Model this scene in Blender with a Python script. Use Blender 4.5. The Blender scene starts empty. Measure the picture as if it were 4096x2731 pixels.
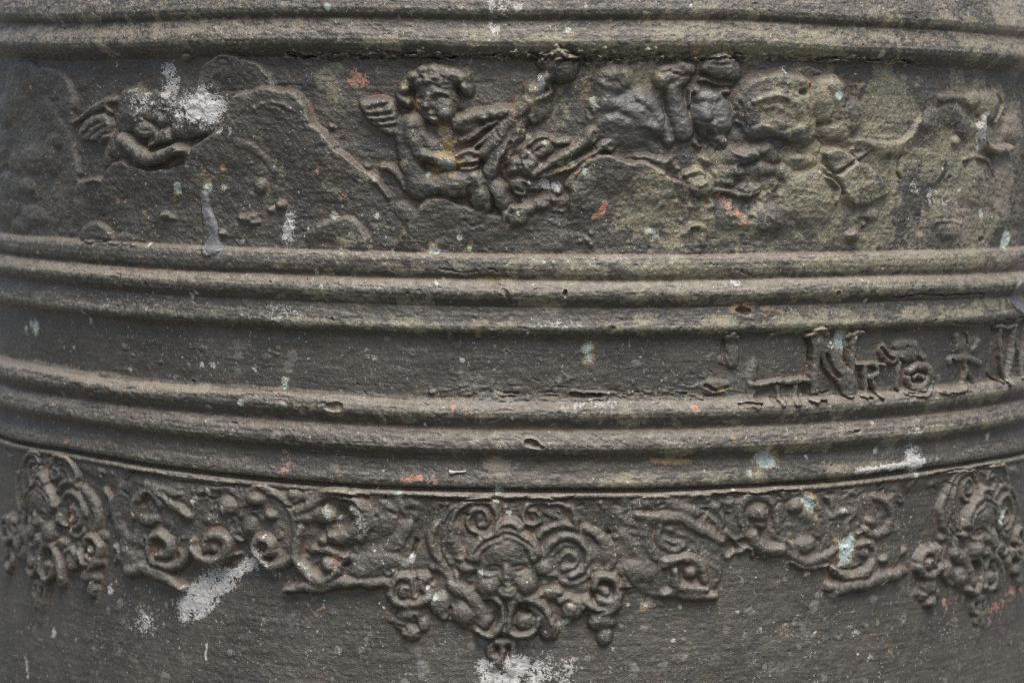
import bpy, math
import numpy as np

# ------------------------------------------------------------------ camera, world, sun
R0 = 0.25                      # bell radius in metres
FPX, DIST, PITCH, ROLL, YAW = 10024.9, 4.8113, 0.0864, 0.0123, -0.0023
NU = R0 * (DIST - 1) / FPX     # metres per photo pixel on the nearest meridian
RN = R0 / NU                   # radius in those units
EYE = 0.400                    # eye height above the ground
sc = bpy.context.scene
cp, sp, cr, sr, cy, sy = (math.cos(PITCH), math.sin(PITCH), math.cos(ROLL), math.sin(ROLL), math.cos(YAW), math.sin(YAW))
right0 = np.array([cy, -sy, 0.]); fwd = np.array([sy*cp, cy*cp, -sp]); up0 = np.array([sy*sp, cy*sp, cp])
cright = cr*right0 + sr*up0; cup = -sr*right0 + cr*up0
from mathutils import Matrix
cam = bpy.data.cameras.new('camera'); camo = bpy.data.objects.new('camera', cam); sc.collection.objects.link(camo)
cam.sensor_width = 36; cam.lens = FPX/4096*36; cam.clip_start = 0.05; cam.clip_end = 500
M = Matrix.Identity(4)
for i in range(3):
    M[i][0], M[i][1], M[i][2] = cright[i], cup[i], -fwd[i]
M[0][3], M[1][3], M[2][3] = 0, -DIST*R0, EYE
camo.matrix_world = M
cam.dof.use_dof = True; cam.dof.focus_distance = (DIST-1)*R0 + 0.022; cam.dof.aperture_fstop = 11.0
sc.camera = camo

SUN_EL, SUN_AZ = math.radians(68), math.radians(165)    # azimuth from +Y clockwise
w = bpy.data.worlds.new('World'); sc.world = w; w.use_nodes = True
nt = w.node_tree; bg = nt.nodes['Background']
sky = nt.nodes.new('ShaderNodeTexSky'); sky.sky_type = 'NISHITA'; sky.sun_disc = False
sky.sun_elevation = SUN_EL; sky.sun_rotation = SUN_AZ; sky.air_density = 1.0; sky.dust_density = 4.0; sky.ozone_density = 0.3
nt.links.new(sky.outputs[0], bg.inputs[0]); bg.inputs[1].default_value = 0.05
sun = bpy.data.lights.new('sun', 'SUN'); sun.energy = 1.5; sun.angle = math.radians(40); sun.color = (1, .975, .93)
suno = bpy.data.objects.new('sun', sun); sc.collection.objects.link(suno)
d = np.array([math.sin(SUN_AZ)*math.cos(SUN_EL), math.cos(SUN_AZ)*math.cos(SUN_EL), math.sin(SUN_EL)])
from mathutils import Vector
suno.rotation_euler = Vector(d).to_track_quat('Z', 'Y').to_euler(); suno.location = (0, 0, 3)
sc.view_settings.view_transform = 'Standard'; sc.view_settings.look = 'None'
sc.view_settings.exposure = 1.8; sc.view_settings.gamma = 1
sc.cycles.use_denoising = False; sc.cycles.pixel_filter_type = 'BLACKMAN_HARRIS'; sc.cycles.filter_width = 1.1
sc.cycles.max_bounces = 6; sc.cycles.diffuse_bounces = 3

# ------------------------------------------------------------------ bell surface: theta, b (b = downwards, in NU)
ZS, ZO = 1.0, 0.0
def proj(X, Y, Z):             # metres, Z relative to the eye
    x, y, z = X/R0, Y/R0+DIST, Z/R0
    x, y = x*cy-y*sy, x*sy+y*cy
    y, z = y*cp-z*sp, y*sp+z*cp
    u = FPX*x/y; v = -FPX*z/y
    return 2048+u*cr-v*sr, 1365.5+u*sr+v*cr
# height of the meridian facing the camera against photo rows
_z = np.linspace(0.75, -1.15, 4000)*R0
_, _yy = proj(np.zeros_like(_z), -R0*np.ones_like(_z), _z)
def b2z(b): return np.interp(b, _yy, _z)
# the casting is not quite round: every ring waves a little
WAVES = [
 (236, [0,255,638,893,1300,2000,3015,3334,3653,3972], [16,-11,-10,-1,2,-9,14,0,4,-4]),
 (1027, [0,319,638,957,1400,1938,2257,2700,3142,3525,3844,4096], [-10,2,0,1,0,-1,-1,0,5,6,1,-5]),
 (1130, [0,319,638,957,1400,1938,2700,3142,3525,4096], [2,2,-3,0,0,-1,-2,7,9,-14]),
 (1608, [0,319,638,957,1400,1619,2048,2600], [-6,0,5,5,3,-8,-4,0]),
 (1954, [0,159,319,510,638,957,1300,1619,1938,2257,2700,3015,3334,3653,3972,4096], [-9,8,18,10,7,-2,-10,-10,-7,-5,-7,-1,-1,11,6,-7])]
_wb = np.array([k[0] for k in WAVES], float)
_tx = np.linspace(-1.45, 1.45, 300)
_wt = []
for b_, xs, r_ in WAVES:
    u, _ = proj(R0*np.sin(_tx), -R0*np.cos(_tx), np.full_like(_tx, b2z(b_)))
    s_ = np.interp(u, xs, r_); s_ = np.convolve(np.pad(s_, 8, mode='edge'), np.ones(17)/17, 'valid')
    s_[np.abs(_tx) > 1.3] *= .5
    _wt.append(s_)
_wt = np.array(_wt)
def wave(th, b):
    ti = np.interp(th, _tx, np.arange(300)); t0 = np.clip(ti.astype(int), 0, 298); tf = ti-t0
    bi = np.interp(b, _wb, np.arange(5)); b0 = np.clip(bi.astype(int), 0, 3); bf = bi-b0
    g = lambda i, j: _wt[i, j]
    return (g(b0, t0)*(1-tf)+g(b0, t0+1)*tf)*(1-bf) + (g(b0+1, t0)*(1-tf)+g(b0+1, t0+1)*tf)*bf
def base_r(b):                 # slight flare of the waist, in NU
    t = np.clip((b-1990)/900, 0, 3)
    s_ = np.clip((-40-b)/300, 0, 3)
    return RN + 60*t*t - 70*s_*s_
def surf(th, b, off=0.):
    r = (base_r(b)+off)*NU
    return r*np.sin(th), -r*np.cos(th), b2z(b) + wave(th, b)*NU
def inv(px, py):               # photo point -> (a, b) on the bell
    px, py = np.atleast_1d(np.asarray(px, float)), np.atleast_1d(np.asarray(py, float))
    th = np.arcsin(np.clip((px-2048)/2150, -.98, .98)); b = py.copy()
    for _ in range(25):
        u, v = proj(*surf(th, b))
        e = 1e-4
        u1, v1 = proj(*surf(th+e, b)); u2, v2 = proj(*surf(th, b+.5))
        a11, a21 = (u1-u)/e, (v1-v)/e; a12, a22 = (u2-u)/.5, (v2-v)/.5
        a11 = np.maximum(a11, 150)
        det = a11*a22-a12*a21
        du, dv = px-u, py-v
        th = np.clip(th + np.clip((du*a22-dv*a12)/det, -.15, .15), -1.42, 1.42)
        b = b + np.clip((dv*a11-du*a21)/det, -150, 150)
    return th*RN, b

PROFILE = [(-420,0),(-160,0),(-100,8),(-40,34),(5,52),(35,60),(55,55),(68,44),(78,34),(85,38),(110,46),(140,60),(162,66),(182,60),(202,42),
 (218,22),(232,6),(238,0),(1014,0),(1020,8),(1028,22),(1046,31),(1072,33),(1094,27),(1110,15),(1118,12),(1126,24),(1144,42),(1160,52),(1174,53),
 (1192,46),(1210,30),(1226,18),(1232,22),(1250,27),(1280,37),(1300,45),(1313,44),(1327,34),(1342,16),(1355,4),(1364,0),(1585,0),(1600,8),
 (1611,24),(1628,39),(1645,45),(1662,41),(1682,26),(1702,13),(1712,11),(1719,20),(1744,37),(1768,47),(1785,47),(1802,36),(1820,17),(1838,7),
 (1850,8),(1880,15),(1905,25),(1920,28),(1935,23),(1945,8),(1950,-13),(1957,-13),(1961,4),(1967,15),(1977,15),(1986,4),(1994,0),(4000,0)]
_pb = np.array([p[0] for p in PROFILE], float); _po = np.array([p[1] for p in PROFILE], float)
_fb = np.arange(-420, 4000, 1.0); _fo = np.interp(_fb, _pb, _po)
_k = np.exp(-np.linspace(-2, 2, 9)**2); _fo = np.convolve(np.pad(_fo, 4, mode='edge'), _k/_k.sum(), 'valid')
def off(b): return np.interp(b, _fb, _fo)

# dense relief grid over the part of the wall that can be seen
STEP = 4.2
TOPB, BOTB = -160., 3090.
_m = (_fb >= TOPB) & (_fb <= BOTB)
_al = np.concatenate([[0], np.cumsum(np.hypot(1, np.diff(_fo[_m])))])
gb = np.interp(np.arange(0, _al[-1], STEP), _al, _fb[_m])
tc = math.radians(48)
ga = [0.]
while ga[-1] < math.radians(84)*RN:
    t = ga[-1]/RN
    ga.append(ga[-1] + STEP*(1 if t < tc else 1+(t-tc)*1.6))
ga = np.array(ga); ga = np.concatenate([-ga[:0:-1], ga])
NB, NA = len(gb), len(ga)
A, Bb = np.meshgrid(ga, gb)
A = A.astype(np.float32); Bb = Bb.astype(np.float32)

rng = np.random.RandomState(7)
def vnoise(x, y, seed):
    tab = np.random.RandomState(seed).rand(256, 256).astype(np.float32)*2-1
    xi = np.floor(x).astype(np.int32); yi = np.floor(y).astype(np.int32)
    fx = x-xi; fy = y-yi; fx = fx*fx*(3-2*fx); fy = fy*fy*(3-2*fy)
    g = lambda i, j: tab[j & 255, i & 255]
    return (g(xi, yi)*(1-fx)+g(xi+1, yi)*fx)*(1-fy) + (g(xi, yi+1)*(1-fx)+g(xi+1, yi+1)*fx)*fy
def fbm(sa, sb, seed, n=3):
    o = 0; amp = 1
    for i in range(n):
        c, s = math.cos(.6*i+.3), math.sin(.6*i+.3)
        x, y = A/sa*2**i, Bb/sb*2**i
        if sa == sb: x, y = x*c-y*s, x*s+y*c
        o = o + amp*vnoise(x+17.3*i, y+5.1*i, seed+i); amp *= .5
    return o
WA = A + 6*fbm(70, 70, 11, 2) + 2.5*fbm(16, 16, 13, 1)
WB = Bb + 6*fbm(70, 70, 21, 2) + 2.5*fbm(16, 16, 23, 1)

H = np.zeros((NB, NA), np.float32)
LAB = np.zeros((NB, NA), np.int32)
STAIN = {k: np.zeros((NB, NA), np.float32) for k in ('white', 'verdigris', 'ochre', 'olive', 'orange', 'grey', 'tan', 'rust', 'flake', 'dust', 'paint')}
PARTS = {}                     # id -> [name, parent id, label]
def part(name, parent=None, label=None):
    i = 100+len(PARTS); PARTS[i] = [name, parent, label]; return i

# ------------------------------------------------------------------ sculpting tools
T = [0., 0., 1., 0., 0., 1]     # tile origin, scale, shift in a / b, mirror
CUR = [0]
GS = [1., 1., 1.]             # width, height and fillet factors for worn relief
def tile(ox, oy, s, da=0., db=0.): T[:5] = [ox, oy, s, da, db]
def ab(pts):
    p = np.array([q[:2] for q in pts], float)
    a, b = inv(T[0]+p[:, 0]/T[2], T[1]+p[:, 1]/T[2])
    return np.stack([a+T[3], b+T[4]], 1)
def win(a0, a1, b0, b1):
    j0, j1 = np.searchsorted(ga, [a0-10, a1+10]); i0, i1 = np.searchsorted(gb, [b0-10, b1+10])
    return slice(i0, i1), slice(j0, j1)
def smooth(P, n=7, closed=False):
    P = np.asarray(P, float)
    if len(P) < 3 and not closed: return P
    Q = np.vstack([P[-1], P, P[0], P[1]]) if closed else np.vstack([2*P[0]-P[1], P, 2*P[-1]-P[-2]])
    out = []
    for i in range(1, len(Q)-2):
        p0, p1, p2, p3 = Q[i-1], Q[i], Q[i+1], Q[i+2]
        for t in np.linspace(0, 1, n, endpoint=False):
            out.append(.5*((2*p1)+(-p0+p2)*t+(2*p0-5*p1+4*p2-p3)*t*t+(-p0+3*p1-3*p2+p3)*t**3))
    if not closed: out.append(Q[-2])
    return np.array(out)
def line_dist(W, P, wid=None):
    x, y = WA[W], WB[W]
    best = np.full(x.shape, 1e9, np.float32); side = np.zeros(x.shape, np.float32); wd = np.ones(x.shape, np.float32)
    for i in range(len(P)-1):
        ax, ay = P[i, :2]; dx, dy = P[i+1, 0]-ax, P[i+1, 1]-ay
        l2 = dx*dx+dy*dy+1e-9
        t = np.clip(((x-ax)*dx+(y-ay)*dy)/l2, 0, 1)
        qx, qy = x-ax-t*dx, y-ay-t*dy
        w_ = 1. if wid is None else wid[i]+(wid[i+1]-wid[i])*t
        dd = np.sqrt(qx*qx+qy*qy)/w_
        m = dd < best
        best = np.where(m, dd, best); side = np.where(m, dx*(y-ay)-dy*(x-ax), side)
        if wid is not None: wd = np.where(m, w_, wd)
    return best, side
def apply(W, p, mode, g, k, pid, sup):
    h = H[W]
    if mode == 'max':
        q = g+p
        e = np.maximum(k-np.abs(h-q), 0)/k
        n = np.where(sup, np.maximum(h, q)+e*e*k*.25, h)
    elif mode == 'add': n = h+np.maximum(p, 0)
    else: n = h-np.maximum(p, 0)
    pid = CUR[0] if pid is None else pid
    if pid and mode != 'cut':
        l = LAB[W]; m = (n > h+.8) & (p > 1.2); l[m] = pid; LAB[W] = l
    H[W] = n
def dome(t, h, e=.55):
    return np.where(t < 1, h*np.maximum(1-t*t, 0)**e, -h*(t-1)*1.5)
def S(pts, w, h, mode='max', g=0., k=7., pid=None, e=.55):        # rounded band along a line
    P = ab(pts); wid = np.array([q[2] if len(q) > 2 else 1. for q in pts])
    Q = smooth(np.column_stack([P, wid])) if len(P) > 2 else np.column_stack([P, wid])
    if mode == 'max': w, h, k = w*GS[0], h*GS[1], k*GS[2]
    w = w*.5/T[2]; wv = Q[:, 2]*w; mw = wv.max()*1.4
    W = win(Q[:, 0].min()-mw, Q[:, 0].max()+mw, Q[:, 1].min()-mw, Q[:, 1].max()+mw)
    if 0 in WA[W].shape: return
    t, _ = line_dist(W, Q, wv)
    apply(W, dome(t, h, e), mode, g, k, pid, t < 1.35)
def B(x, y, rx, ry, h, rot=0, mode='max', g=0., k=7., pid=None, e=.55):   # rounded lump
    c = ab([(x, y), (x-rx, y), (x+rx, y), (x, y-ry), (x, y+ry)])
    ra = max(abs(c[2, 0]-c[1, 0])/2, 3); rb = max(abs(c[4, 1]-c[3, 1])/2, 3); m = max(ra, rb)*1.4
    if mode == 'max': h, k = h*GS[1], k*GS[2]
    W = win(c[0, 0]-m, c[0, 0]+m, c[0, 1]-m, c[0, 1]+m)
    if 0 in WA[W].shape: return
    x_, y_ = WA[W]-c[0, 0], WB[W]-c[0, 1]; r = math.radians(rot); co, si = math.cos(r), math.sin(r)
    t = np.sqrt(((x_*co+y_*si)/ra)**2+((-x_*si+y_*co)/rb)**2)
    apply(W, dome(t, h, e), mode, g, k, pid, t < 1.35)
def poly_sd(W, P):
    x, y = WA[W], WB[W]
    Q = np.vstack([P, P[:1]]); d_, _ = line_dist(W, Q)
    ins = np.zeros(x.shape, bool)
    for i in range(len(P)):
        x1, y1 = Q[i]; x2, y2 = Q[i+1]
        if y1 == y2: continue
        ins ^= ((y1 > y) != (y2 > y)) & (x < (x2-x1)*(y-y1)/(y2-y1)+x1)
    return np.where(ins, d_, -d_)
def P(pts, h, bev, mode='max', g=0., k=6., pid=None, curved=True, dm=0.):   # raised field with a bevelled edge
    q = ab(pts); q = smooth(q, 6, True) if curved else q
    bev = bev/T[2]; W = win(q[:, 0].min()-bev-8, q[:, 0].max()+bev+8, q[:, 1].min()-bev-8, q[:, 1].max()+bev+8)
    if 0 in WA[W].shape: return
    s_ = poly_sd(W, q); t = np.clip(s_/bev, -1, 1); t1 = np.clip(t, 0, 1)
    p = np.where(t > 0, h*(1-(1-t1)**2)**.7+dm*np.clip(s_/(bev*4), 0, 1), t*h)
    apply(W, p, mode, g, k, pid, t > -.6)
def L(pts, ws, wf, h, mode='max', g=0., k=7., pid=None):           # crest: steep to the left of travel, long slope to the right
    q = smooth(ab(pts)); ws, wf = ws/T[2], wf/T[2]; m = max(ws, wf)*1.1
    W = win(q[:, 0].min()-m, q[:, 0].max()+m, q[:, 1].min()-m, q[:, 1].max()+m)
    if 0 in WA[W].shape: return
    dd, sd = line_dist(W, q)
    t = np.where(sd > 0, dd/wf, dd/ws)
    c_ = np.clip(t, 0, 1); p = np.where(t < 1, h*np.where(sd > 0, (1-c_**1.7)**1.4, (1-c_*c_)**.7), -h*(t-1)*.5)
    apply(W, p, mode, g, k, pid, t < 1.2)
def C(pts, w, h, e=.8): S(pts, w, h, 'cut', e=e)
def PIT(x, y, rx, ry, h, rot=0):
    B(x, y, rx*1.7, ry*1.7, h*.22, rot, 'add', pid=0, e=1.2); B(x, y, rx, ry, h, rot, 'cut', e=.7)
def stain(kind, q, rad, v, soft=1.):
    """coloured deposit: q a list of tile points (line) or one point with radii"""
    pts = ab(q); rad = rad*1.25; m = rad/T[2]*1.9
    W = win(pts[:, 0].min()-m, pts[:, 0].max()+m, pts[:, 1].min()-m, pts[:, 1].max()+m)
    if 0 in WA[W].shape: return
    if len(pts) == 1: t = np.hypot(WA[W]-pts[0, 0], WB[W]-pts[0, 1])/(rad/T[2])
    else: t = line_dist(W, smooth(pts))[0]/(rad/T[2])
    s_ = STAIN[kind]; s_[W] = np.maximum(s_[W], v*np.clip((1.5-t)/(.5+.6*soft), 0, 1))
def st(kind, *spec):           # (x, y, r[, v]) spots
    for s_ in spec: stain(kind, [s_[:2]], s_[2], s_[3] if len(s_) > 3 else 1.)
def pt(name, parent=None, label=None):
    CUR[0] = part(name, parent, label); return CUR[0]
def to(i): CUR[0] = i

# ------------------------------------------------------------------ frieze: clouds and figures
tile(1350, 200, 2)
c1 = pt('cloud')
L([(575,1390),(640,1290),(740,1215),(860,1196),(960,1248),(1080,1282)], 24, 330, 32)
L([(1000,1430),(1100,1410),(1200,1350),(1340,1340)], 20, 220, 22); C([(1010,1360),(1080,1405),(1170,1380)], 16, 8)
L([(850,1500),(960,1450),(1100,1430),(1180,1390)], 20, 160, 12)
pt('cloud'); L([(-140,1420),(2,1370),(110,1370),(190,1440),(235,1520)], 30, 220, 20); B(530,1290,80,80,16)
pt('cloud'); L([(1760,1560),(1800,1490),(1900,1470),(1990,1490),(2050,1560)], 14, 60, 8)
c2 = pt('cloud'); L([(1870,1120),(1890,1010),(1990,905),(2130,855),(2230,890),(2330,905),(2420,905),(2500,935),(2600,990)], 22, 360, 40); B(2240,1010,330,120,30,k=16,e=.9)
S([(1830,1090,.8),(1860,1020),(1930,960,.8)], 60, 26); C([(1895,1080),(1930,990),(2020,920)], 16, 9)
pt('cloud'); L([(1500,1245),(1640,1200),(1800,1195),(1960,1195),(2060,1170)], 26, 80, 13)

# trailing drapery to the left of the seated figure
pt('drapery'); S([(150,945,.6),(250,1005),(345,1085),(415,1180,.5)], 66, 19); S([(365,940,.6),(455,968),(520,1040),(545,1120,.5)], 66, 22)
B(245,935,30,26,16); B(560,1010,36,80,12)
wng = pt('wing'); P([(190,415),(320,372),(440,402),(505,480),(505,600),(480,690),(410,690),(325,620),(240,560)], 40, 46)
for q in ([(265,470),(350,458),(440,430)], [(250,510),(340,522),(450,500)], [(275,560),(370,570),(470,548)], [(330,610),(400,615),(480,600)]): C(q, 17, 15)
for q in ([(235,440),(330,428),(420,415)], [(250,495),(350,490),(450,470)], [(270,540),(370,545),(470,525)], [(300,590),(400,592),(480,578)]): S(q, 26, 4, 'add')
S([(410,660),(470,670),(500,640)], 40, 34)

# the staff with its knob, cloth and hand
pt('staff'); S([(1180,840,.8),(1290,690),(1400,550),(1500,440),(1590,330),(1680,220,.9)], 150, 50, k=10); S([(1100,790,.6),(1230,680),(1340,560)], 60, 44)
S([(1440,600),(1390,720),(1300,850),(1230,990,.8)], 185, 44, k=10); C([(1270,640),(1360,530),(1450,440)], 12, 5); C([(1330,760),(1400,640)], 12, 5)
S([(1035,740,.5),(1170,640),(1290,560,.5)], 50, 38); C([(1270,640),(1290,700)], 18, 12)
C([(1385,750),(1340,860),(1305,1000)], 42, 22); S([(1460,640),(1440,700),(1310,860),(1280,1000)], 36, 10, 'add')
pt('knob'); B(1785,135,150,135,72,k=10); B(1800,180,110,90,8,0,'add',e=1.2); B(1645,110,55,70,40); C([(1690,60),(1640,130),(1640,200)], 20, 12); C([(1730,60),(1700,120),(1720,190)], 16, 6, e=1.2); C([(1800,200),(1850,215),(1890,180)], 14, 6)
pt('hand'); B(1580,320,95,75,56,k=10); B(1645,280,55,110,58,20,k=10); S([(1500,390),(1600,400),(1690,370)], 70, 46); S([(1720,230),(1705,300),(1720,350)], 48, 34); B(1620,390,110,60,36)
pt('cloth'); B(1600,460,130,100,30); B(1560,530,80,70,24); S([(1540,430),(1540,530),(1560,580)], 46, 8, 'add')

ch = pt('cherub')
S([(560,600),(560,760),(600,930),(650,1080)], 190, 40); B(700,1090,170,130,44)
S([(620,590),(680,700),(760,780)], 170, 44); B(850,680,150,140,18)
S([(600,600,1.1),(610,690,1.1),(650,800),(740,850,.9),(930,880,.75)], 150, 58)
B(1050,880,105,82,54, -8); S([(960,840),(1060,815),(1120,840)], 52, 56); S([(980,900),(1080,900),(1135,890)], 46, 56); S([(990,940),(1080,950),(1130,935)], 42, 50)
for q in ([(985,868),(1060,858),(1125,868)], [(985,925),(1070,928),(1130,915)]): C(q, 12, 10)
S([(980,580,1.2),(1090,530,1.05),(1200,520),(1350,490,.8)], 130, 46); B(1050,600,110,90,36); B(1090,690,120,46,26,-30)
S([(1000,720),(1100,670),(1200,600)], 60, 30); B(1178,552,30,24,16,0,'add')
B(950,1070,215,125,58, -6); S([(780,1100),(950,1030),(1080,1010),(1150,1080)], 150, 50)
B(1150,1170,105,135,54, 0); B(1180,1250,60,80,40)
C([(1065,1080),(1040,1130),(1060,1180)], 26, 14); B(1290,1150,95,130,48,-10); B(1330,1220,60,80,40)
C([(1190,1080),(1230,1170),(1250,1260)], 24, 18); B(1230,1060,50,60,34)
C([(720,1180),(850,1180),(1000,1180)], 26, 12)
B(1360,1310,60,70,36); B(1440,1330,85,95,40,20); B(1500,1280,90,50,32,-20); B(1610,1240,90,46,24); B(1400,1270,50,40,34)
pt('face', ch); B(800,410,185,200,58); B(790,330,150,90,64)
B(870,500,95,95,60); B(745,520,75,70,52); B(780,560,80,50,54)
S([(745,360,.7),(735,410),(725,455,1.2)], 46, 15, 'add'); B(720,460,34,22,10,0,'add'); C([(700,490),(740,485),(790,470)], 14, 8)
C([(700,400),(665,400)], 40, 11); C([(790,405),(840,380),(890,385)], 34, 12); S([(800,398),(845,392),(885,400)], 18, 7, 'add'); S([(770,365),(830,345),(900,360)], 26, 8, 'add')
C([(715,525),(765,535),(815,525)], 15, 10); B(755,515,40,15,6,0,'add'); B(770,550,45,16,7,0,'add'); B(880,490,70,70,8,0,'add'); C([(940,420),(965,480),(940,540)], 24, 14)
pt('hair', ch); B(790,255,225,110,62); S([(560,420),(530,350),(590,240),(700,180),(850,170),(980,220),(1040,320)], 120, 46)
for x, y, r in ((600,195,48),(690,170,55),(790,190,60),(890,195,60),(975,240,55),(1015,320,50),(1030,400,42),(1010,450,36),(555,320,50),(535,390,48),(590,440,40),(640,230,50),(740,240,50)):
    B(x, y, r, r*.85, 12, (x*7) % 90, 'add', e=.8)
for q in ([(620,260),(700,225),(800,250)], [(640,300),(740,275),(840,300)], [(830,215),(900,240),(950,300)], [(700,190),(760,215),(800,200)], [(560,360),(600,380),(580,430)], [(860,280),(930,290),(980,350)], [(960,390),(1000,380),(1040,350)]): C(q, 18, 9)
# flowers held beside the pipes
fl = pt('flower_bunch'); B(1520,900,160,150,26)
for x, y, r, h in ((1500,815,52,20),(1410,930,70,22),(1390,1000,62,18),(1520,950,70,22),(1590,1020,60,16),(1470,880,44,16),(1560,880,50,14)): B(x, y, r, r, h, 0, 'add', e=.7)
B(1635,795,90,82,44,k=14); C([(1590,810),(1620,780),(1650,790)], 26, 10); B(1620,800,30,26,10,0,'cut',e=.8)
S([(1470,790),(1560,720),(1660,700)], 50, 34); S([(1380,850),(1430,810),(1480,790)], 44, 28); C([(1455,860),(1470,930)], 22, 14)
pt('pipe'); S([(1570,1000,.7),(1700,910,.85),(1830,830,.9),(1960,740,1),(2010,690,1.1)], 112, 46); B(2025,690,70,78,50,k=12); B(2040,690,34,42,20,0,'cut',e=.7)
pt('pipe'); S([(1640,1020,.8),(1780,970,.8),(1900,905),(2040,830),(2110,770)], 84, 36); B(2155,765,70,58,40,k=12); B(2175,768,34,28,15,0,'cut',e=.7)
C([(1680,1010),(1830,940),(1960,850),(2060,790)], 20, 12)
S([(1500,760),(1620,700),(1740,740),(1850,720)], 60, 22, pid=fl)
pt('foot'); B(1440,1075,80,60,34); B(1460,1120,60,70,34); B(1560,1090,90,50,26); S([(1400,1060),(1480,1050),(1560,1070)], 46, 34); C([(1440,1120),(1470,1140)], 40, 12)
for i in range(26): B(1380+rng.rand()*420, 1110+rng.rand()*190, 14+rng.rand()*26, 10+rng.rand()*18, 4+rng.rand()*8, rng.rand()*90, 'add', pid=0)

# cloaked group to the right
tile(2250, 200, 2)
cl = pt('cloaked_figure'); GS[:] = [1, 1, 3.2]; B(490,560,320,225,36); B(270,470,100,120,32); B(390,235,160,140,42); B(330,350,110,120,38); B(620,480,160,150,42); B(740,600,90,110,42); S([(790,600),(825,680),(850,735)], 100, 36); B(845,735,46,32,38); GS[:] = [1, 1, 1]
S([(330,440),(470,450),(590,520),(640,600)], 150, 12, 'add', e=1.3); S([(300,600),(430,560),(560,620),(700,640)], 130, 10, 'add', e=1.3); S([(600,360),(700,440),(770,540)], 90, 9, 'add', e=1.2); B(400,190,90,60,7,0,'add',e=1.2); S([(300,260),(390,300),(480,290)], 70, 7, 'add', e=1.2)
C([(200,480),(215,520)], 40, 12); C([(490,395),(530,425),(590,420)], 34, 9); C([(560,650),(650,640),(700,690)], 40, 8, e=1.3); C([(360,520),(420,500),(520,540)], 60, 6, e=1.3); C([(250,330),(240,400),(270,440)], 40, 6, e=1.2); C([(440,260),(490,310),(540,330)], 40, 7, e=1.2)
pt('arm'); GS[:] = [1, 1, 2]; S([(880,300,.9),(890,420),(930,560,1.1),(950,660)], 170, 42); GS[:] = [1, 1, 1]; C([(800,300),(800,430),(800,600)], 16, 16); C([(955,300),(965,410)], 16, 12); S([(1010,330),(1010,450)], 30, 24)
hd = pt('bearded_head'); B(1190,530,180,190,56); B(1160,390,130,70,50); B(1230,720,85,85,44); B(1100,520,70,90,18,0,'add'); B(1270,600,90,70,12,0,'add')
C([(1050,560),(1110,575),(1170,560)], 30, 9); C([(1140,650),(1160,680)], 44, 18); S([(1180,580),(1170,640),(1200,670)], 42, 10, 'add'); C([(1060,760),(1160,740),(1250,770)], 34, 12); S([(1060,740),(1085,780)], 44, 24)
B(1380,510,36,36,10,0,'add')
pt('shell'); B(880,190,150,100,42); B(800,230,70,80,44); B(960,140,110,70,40); C([(870,180),(930,200),(1000,190)], 24, 12); C([(770,190),(840,160)], 20, 10); B(930,265,60,26,10,0,'add')
pt('shell'); B(1260,150,170,115,52); B(1220,90,110,60,46); B(1340,200,70,70,40); C([(1110,205),(1200,240),(1290,250)], 24, 14); C([(1120,110),(1200,130),(1310,120)], 18, 8); S([(1090,240),(1200,270),(1340,275)], 40, 20)
pt('bead'); B(1062,338,40,40,30); pt('bead'); B(1290,330,50,32,26)
pt('cloud'); GS[:] = [1, 1.1, 1.]; B(1690,450,330,275,58,e=.55); B(1750,270,230,100,52,e=.6); B(1560,560,150,170,44,e=.6); B(1850,620,190,160,48,e=.6)
B(1640,500,190,130,18,0,'cut',e=1.2); S([(1440,310),(1560,215),(1740,190),(1880,232),(1985,320)], 90, 9, 'add',e=1.2); S([(1830,430),(1890,560),(1870,680)], 120, 10, 'add',e=1.2); S([(1800,330),(1900,420),(1960,520)], 60, 8, 'add',e=1.2)
C([(1840,200),(1910,240),(1985,330)], 26, 16); C([(1980,340),(2040,480),(2030,620)], 40, 9, e=1.2); PIT(1890,335,48,30,34,10)
pt('cloud'); B(2120,400,170,220,50,e=.55); B(2270,520,120,150,46,e=.5); B(2180,640,130,100,36,e=.55); L([(1880,150),(1960,140),(2060,165)], 18, 70, 16); C([(2080,330),(2120,470),(2100,600)], 60, 8, e=1.2); B(2160,290,90,60,8,0,'add',e=1.2); C([(2190,420),(2200,560)], 34, 6, e=1.2); GS[:] = [1, 1, 1]
C([(1410,420),(1430,560),(1470,650)], 24, 12); C([(1700,720),(1850,760),(1990,700)], 22, 12); C([(2040,690),(2080,760),(2050,830)], 26, 14); S([(1500,420),(1560,380),(1650,370),(1740,400)], 50, 8, 'add'); S([(1560,470),(1640,450),(1710,470)], 36, 7, 'add')
pt('paint_smear', None, 'smooth dark grey paint smear'); P([(1440,690),(1500,625),(1600,605),(1660,640),(1740,650),(1840,600),(1860,640),(1770,720),(1700,745),(1650,700),(1580,750),(1490,735)], 8, 24, 'add'); B(1580,690,60,46,6,0,'cut')
S([(1380,570),(1440,610),(1480,640)], 40, 22)
pt('cloud'); S([(580,850,.6),(690,870),(790,890),(860,870,.7)], 84, 28); S([(560,720),(660,720),(740,790)], 90, 14); S([(850,880),(915,960),(935,1060),(960,1130)], 60, 24); L([(760,930),(850,900),(900,960)], 18, 60, 20)
pt('cloud'); B(1430,850,150,85,38,-15,k=20,e=.8); B(1240,860,170,80,24,k=20,e=.8); B(1560,810,150,60,28,-8,k=18,e=.8); B(1660,860,110,60,24,k=18,e=.8); B(1600,960,150,60,22,k=16,e=.8)
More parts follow.
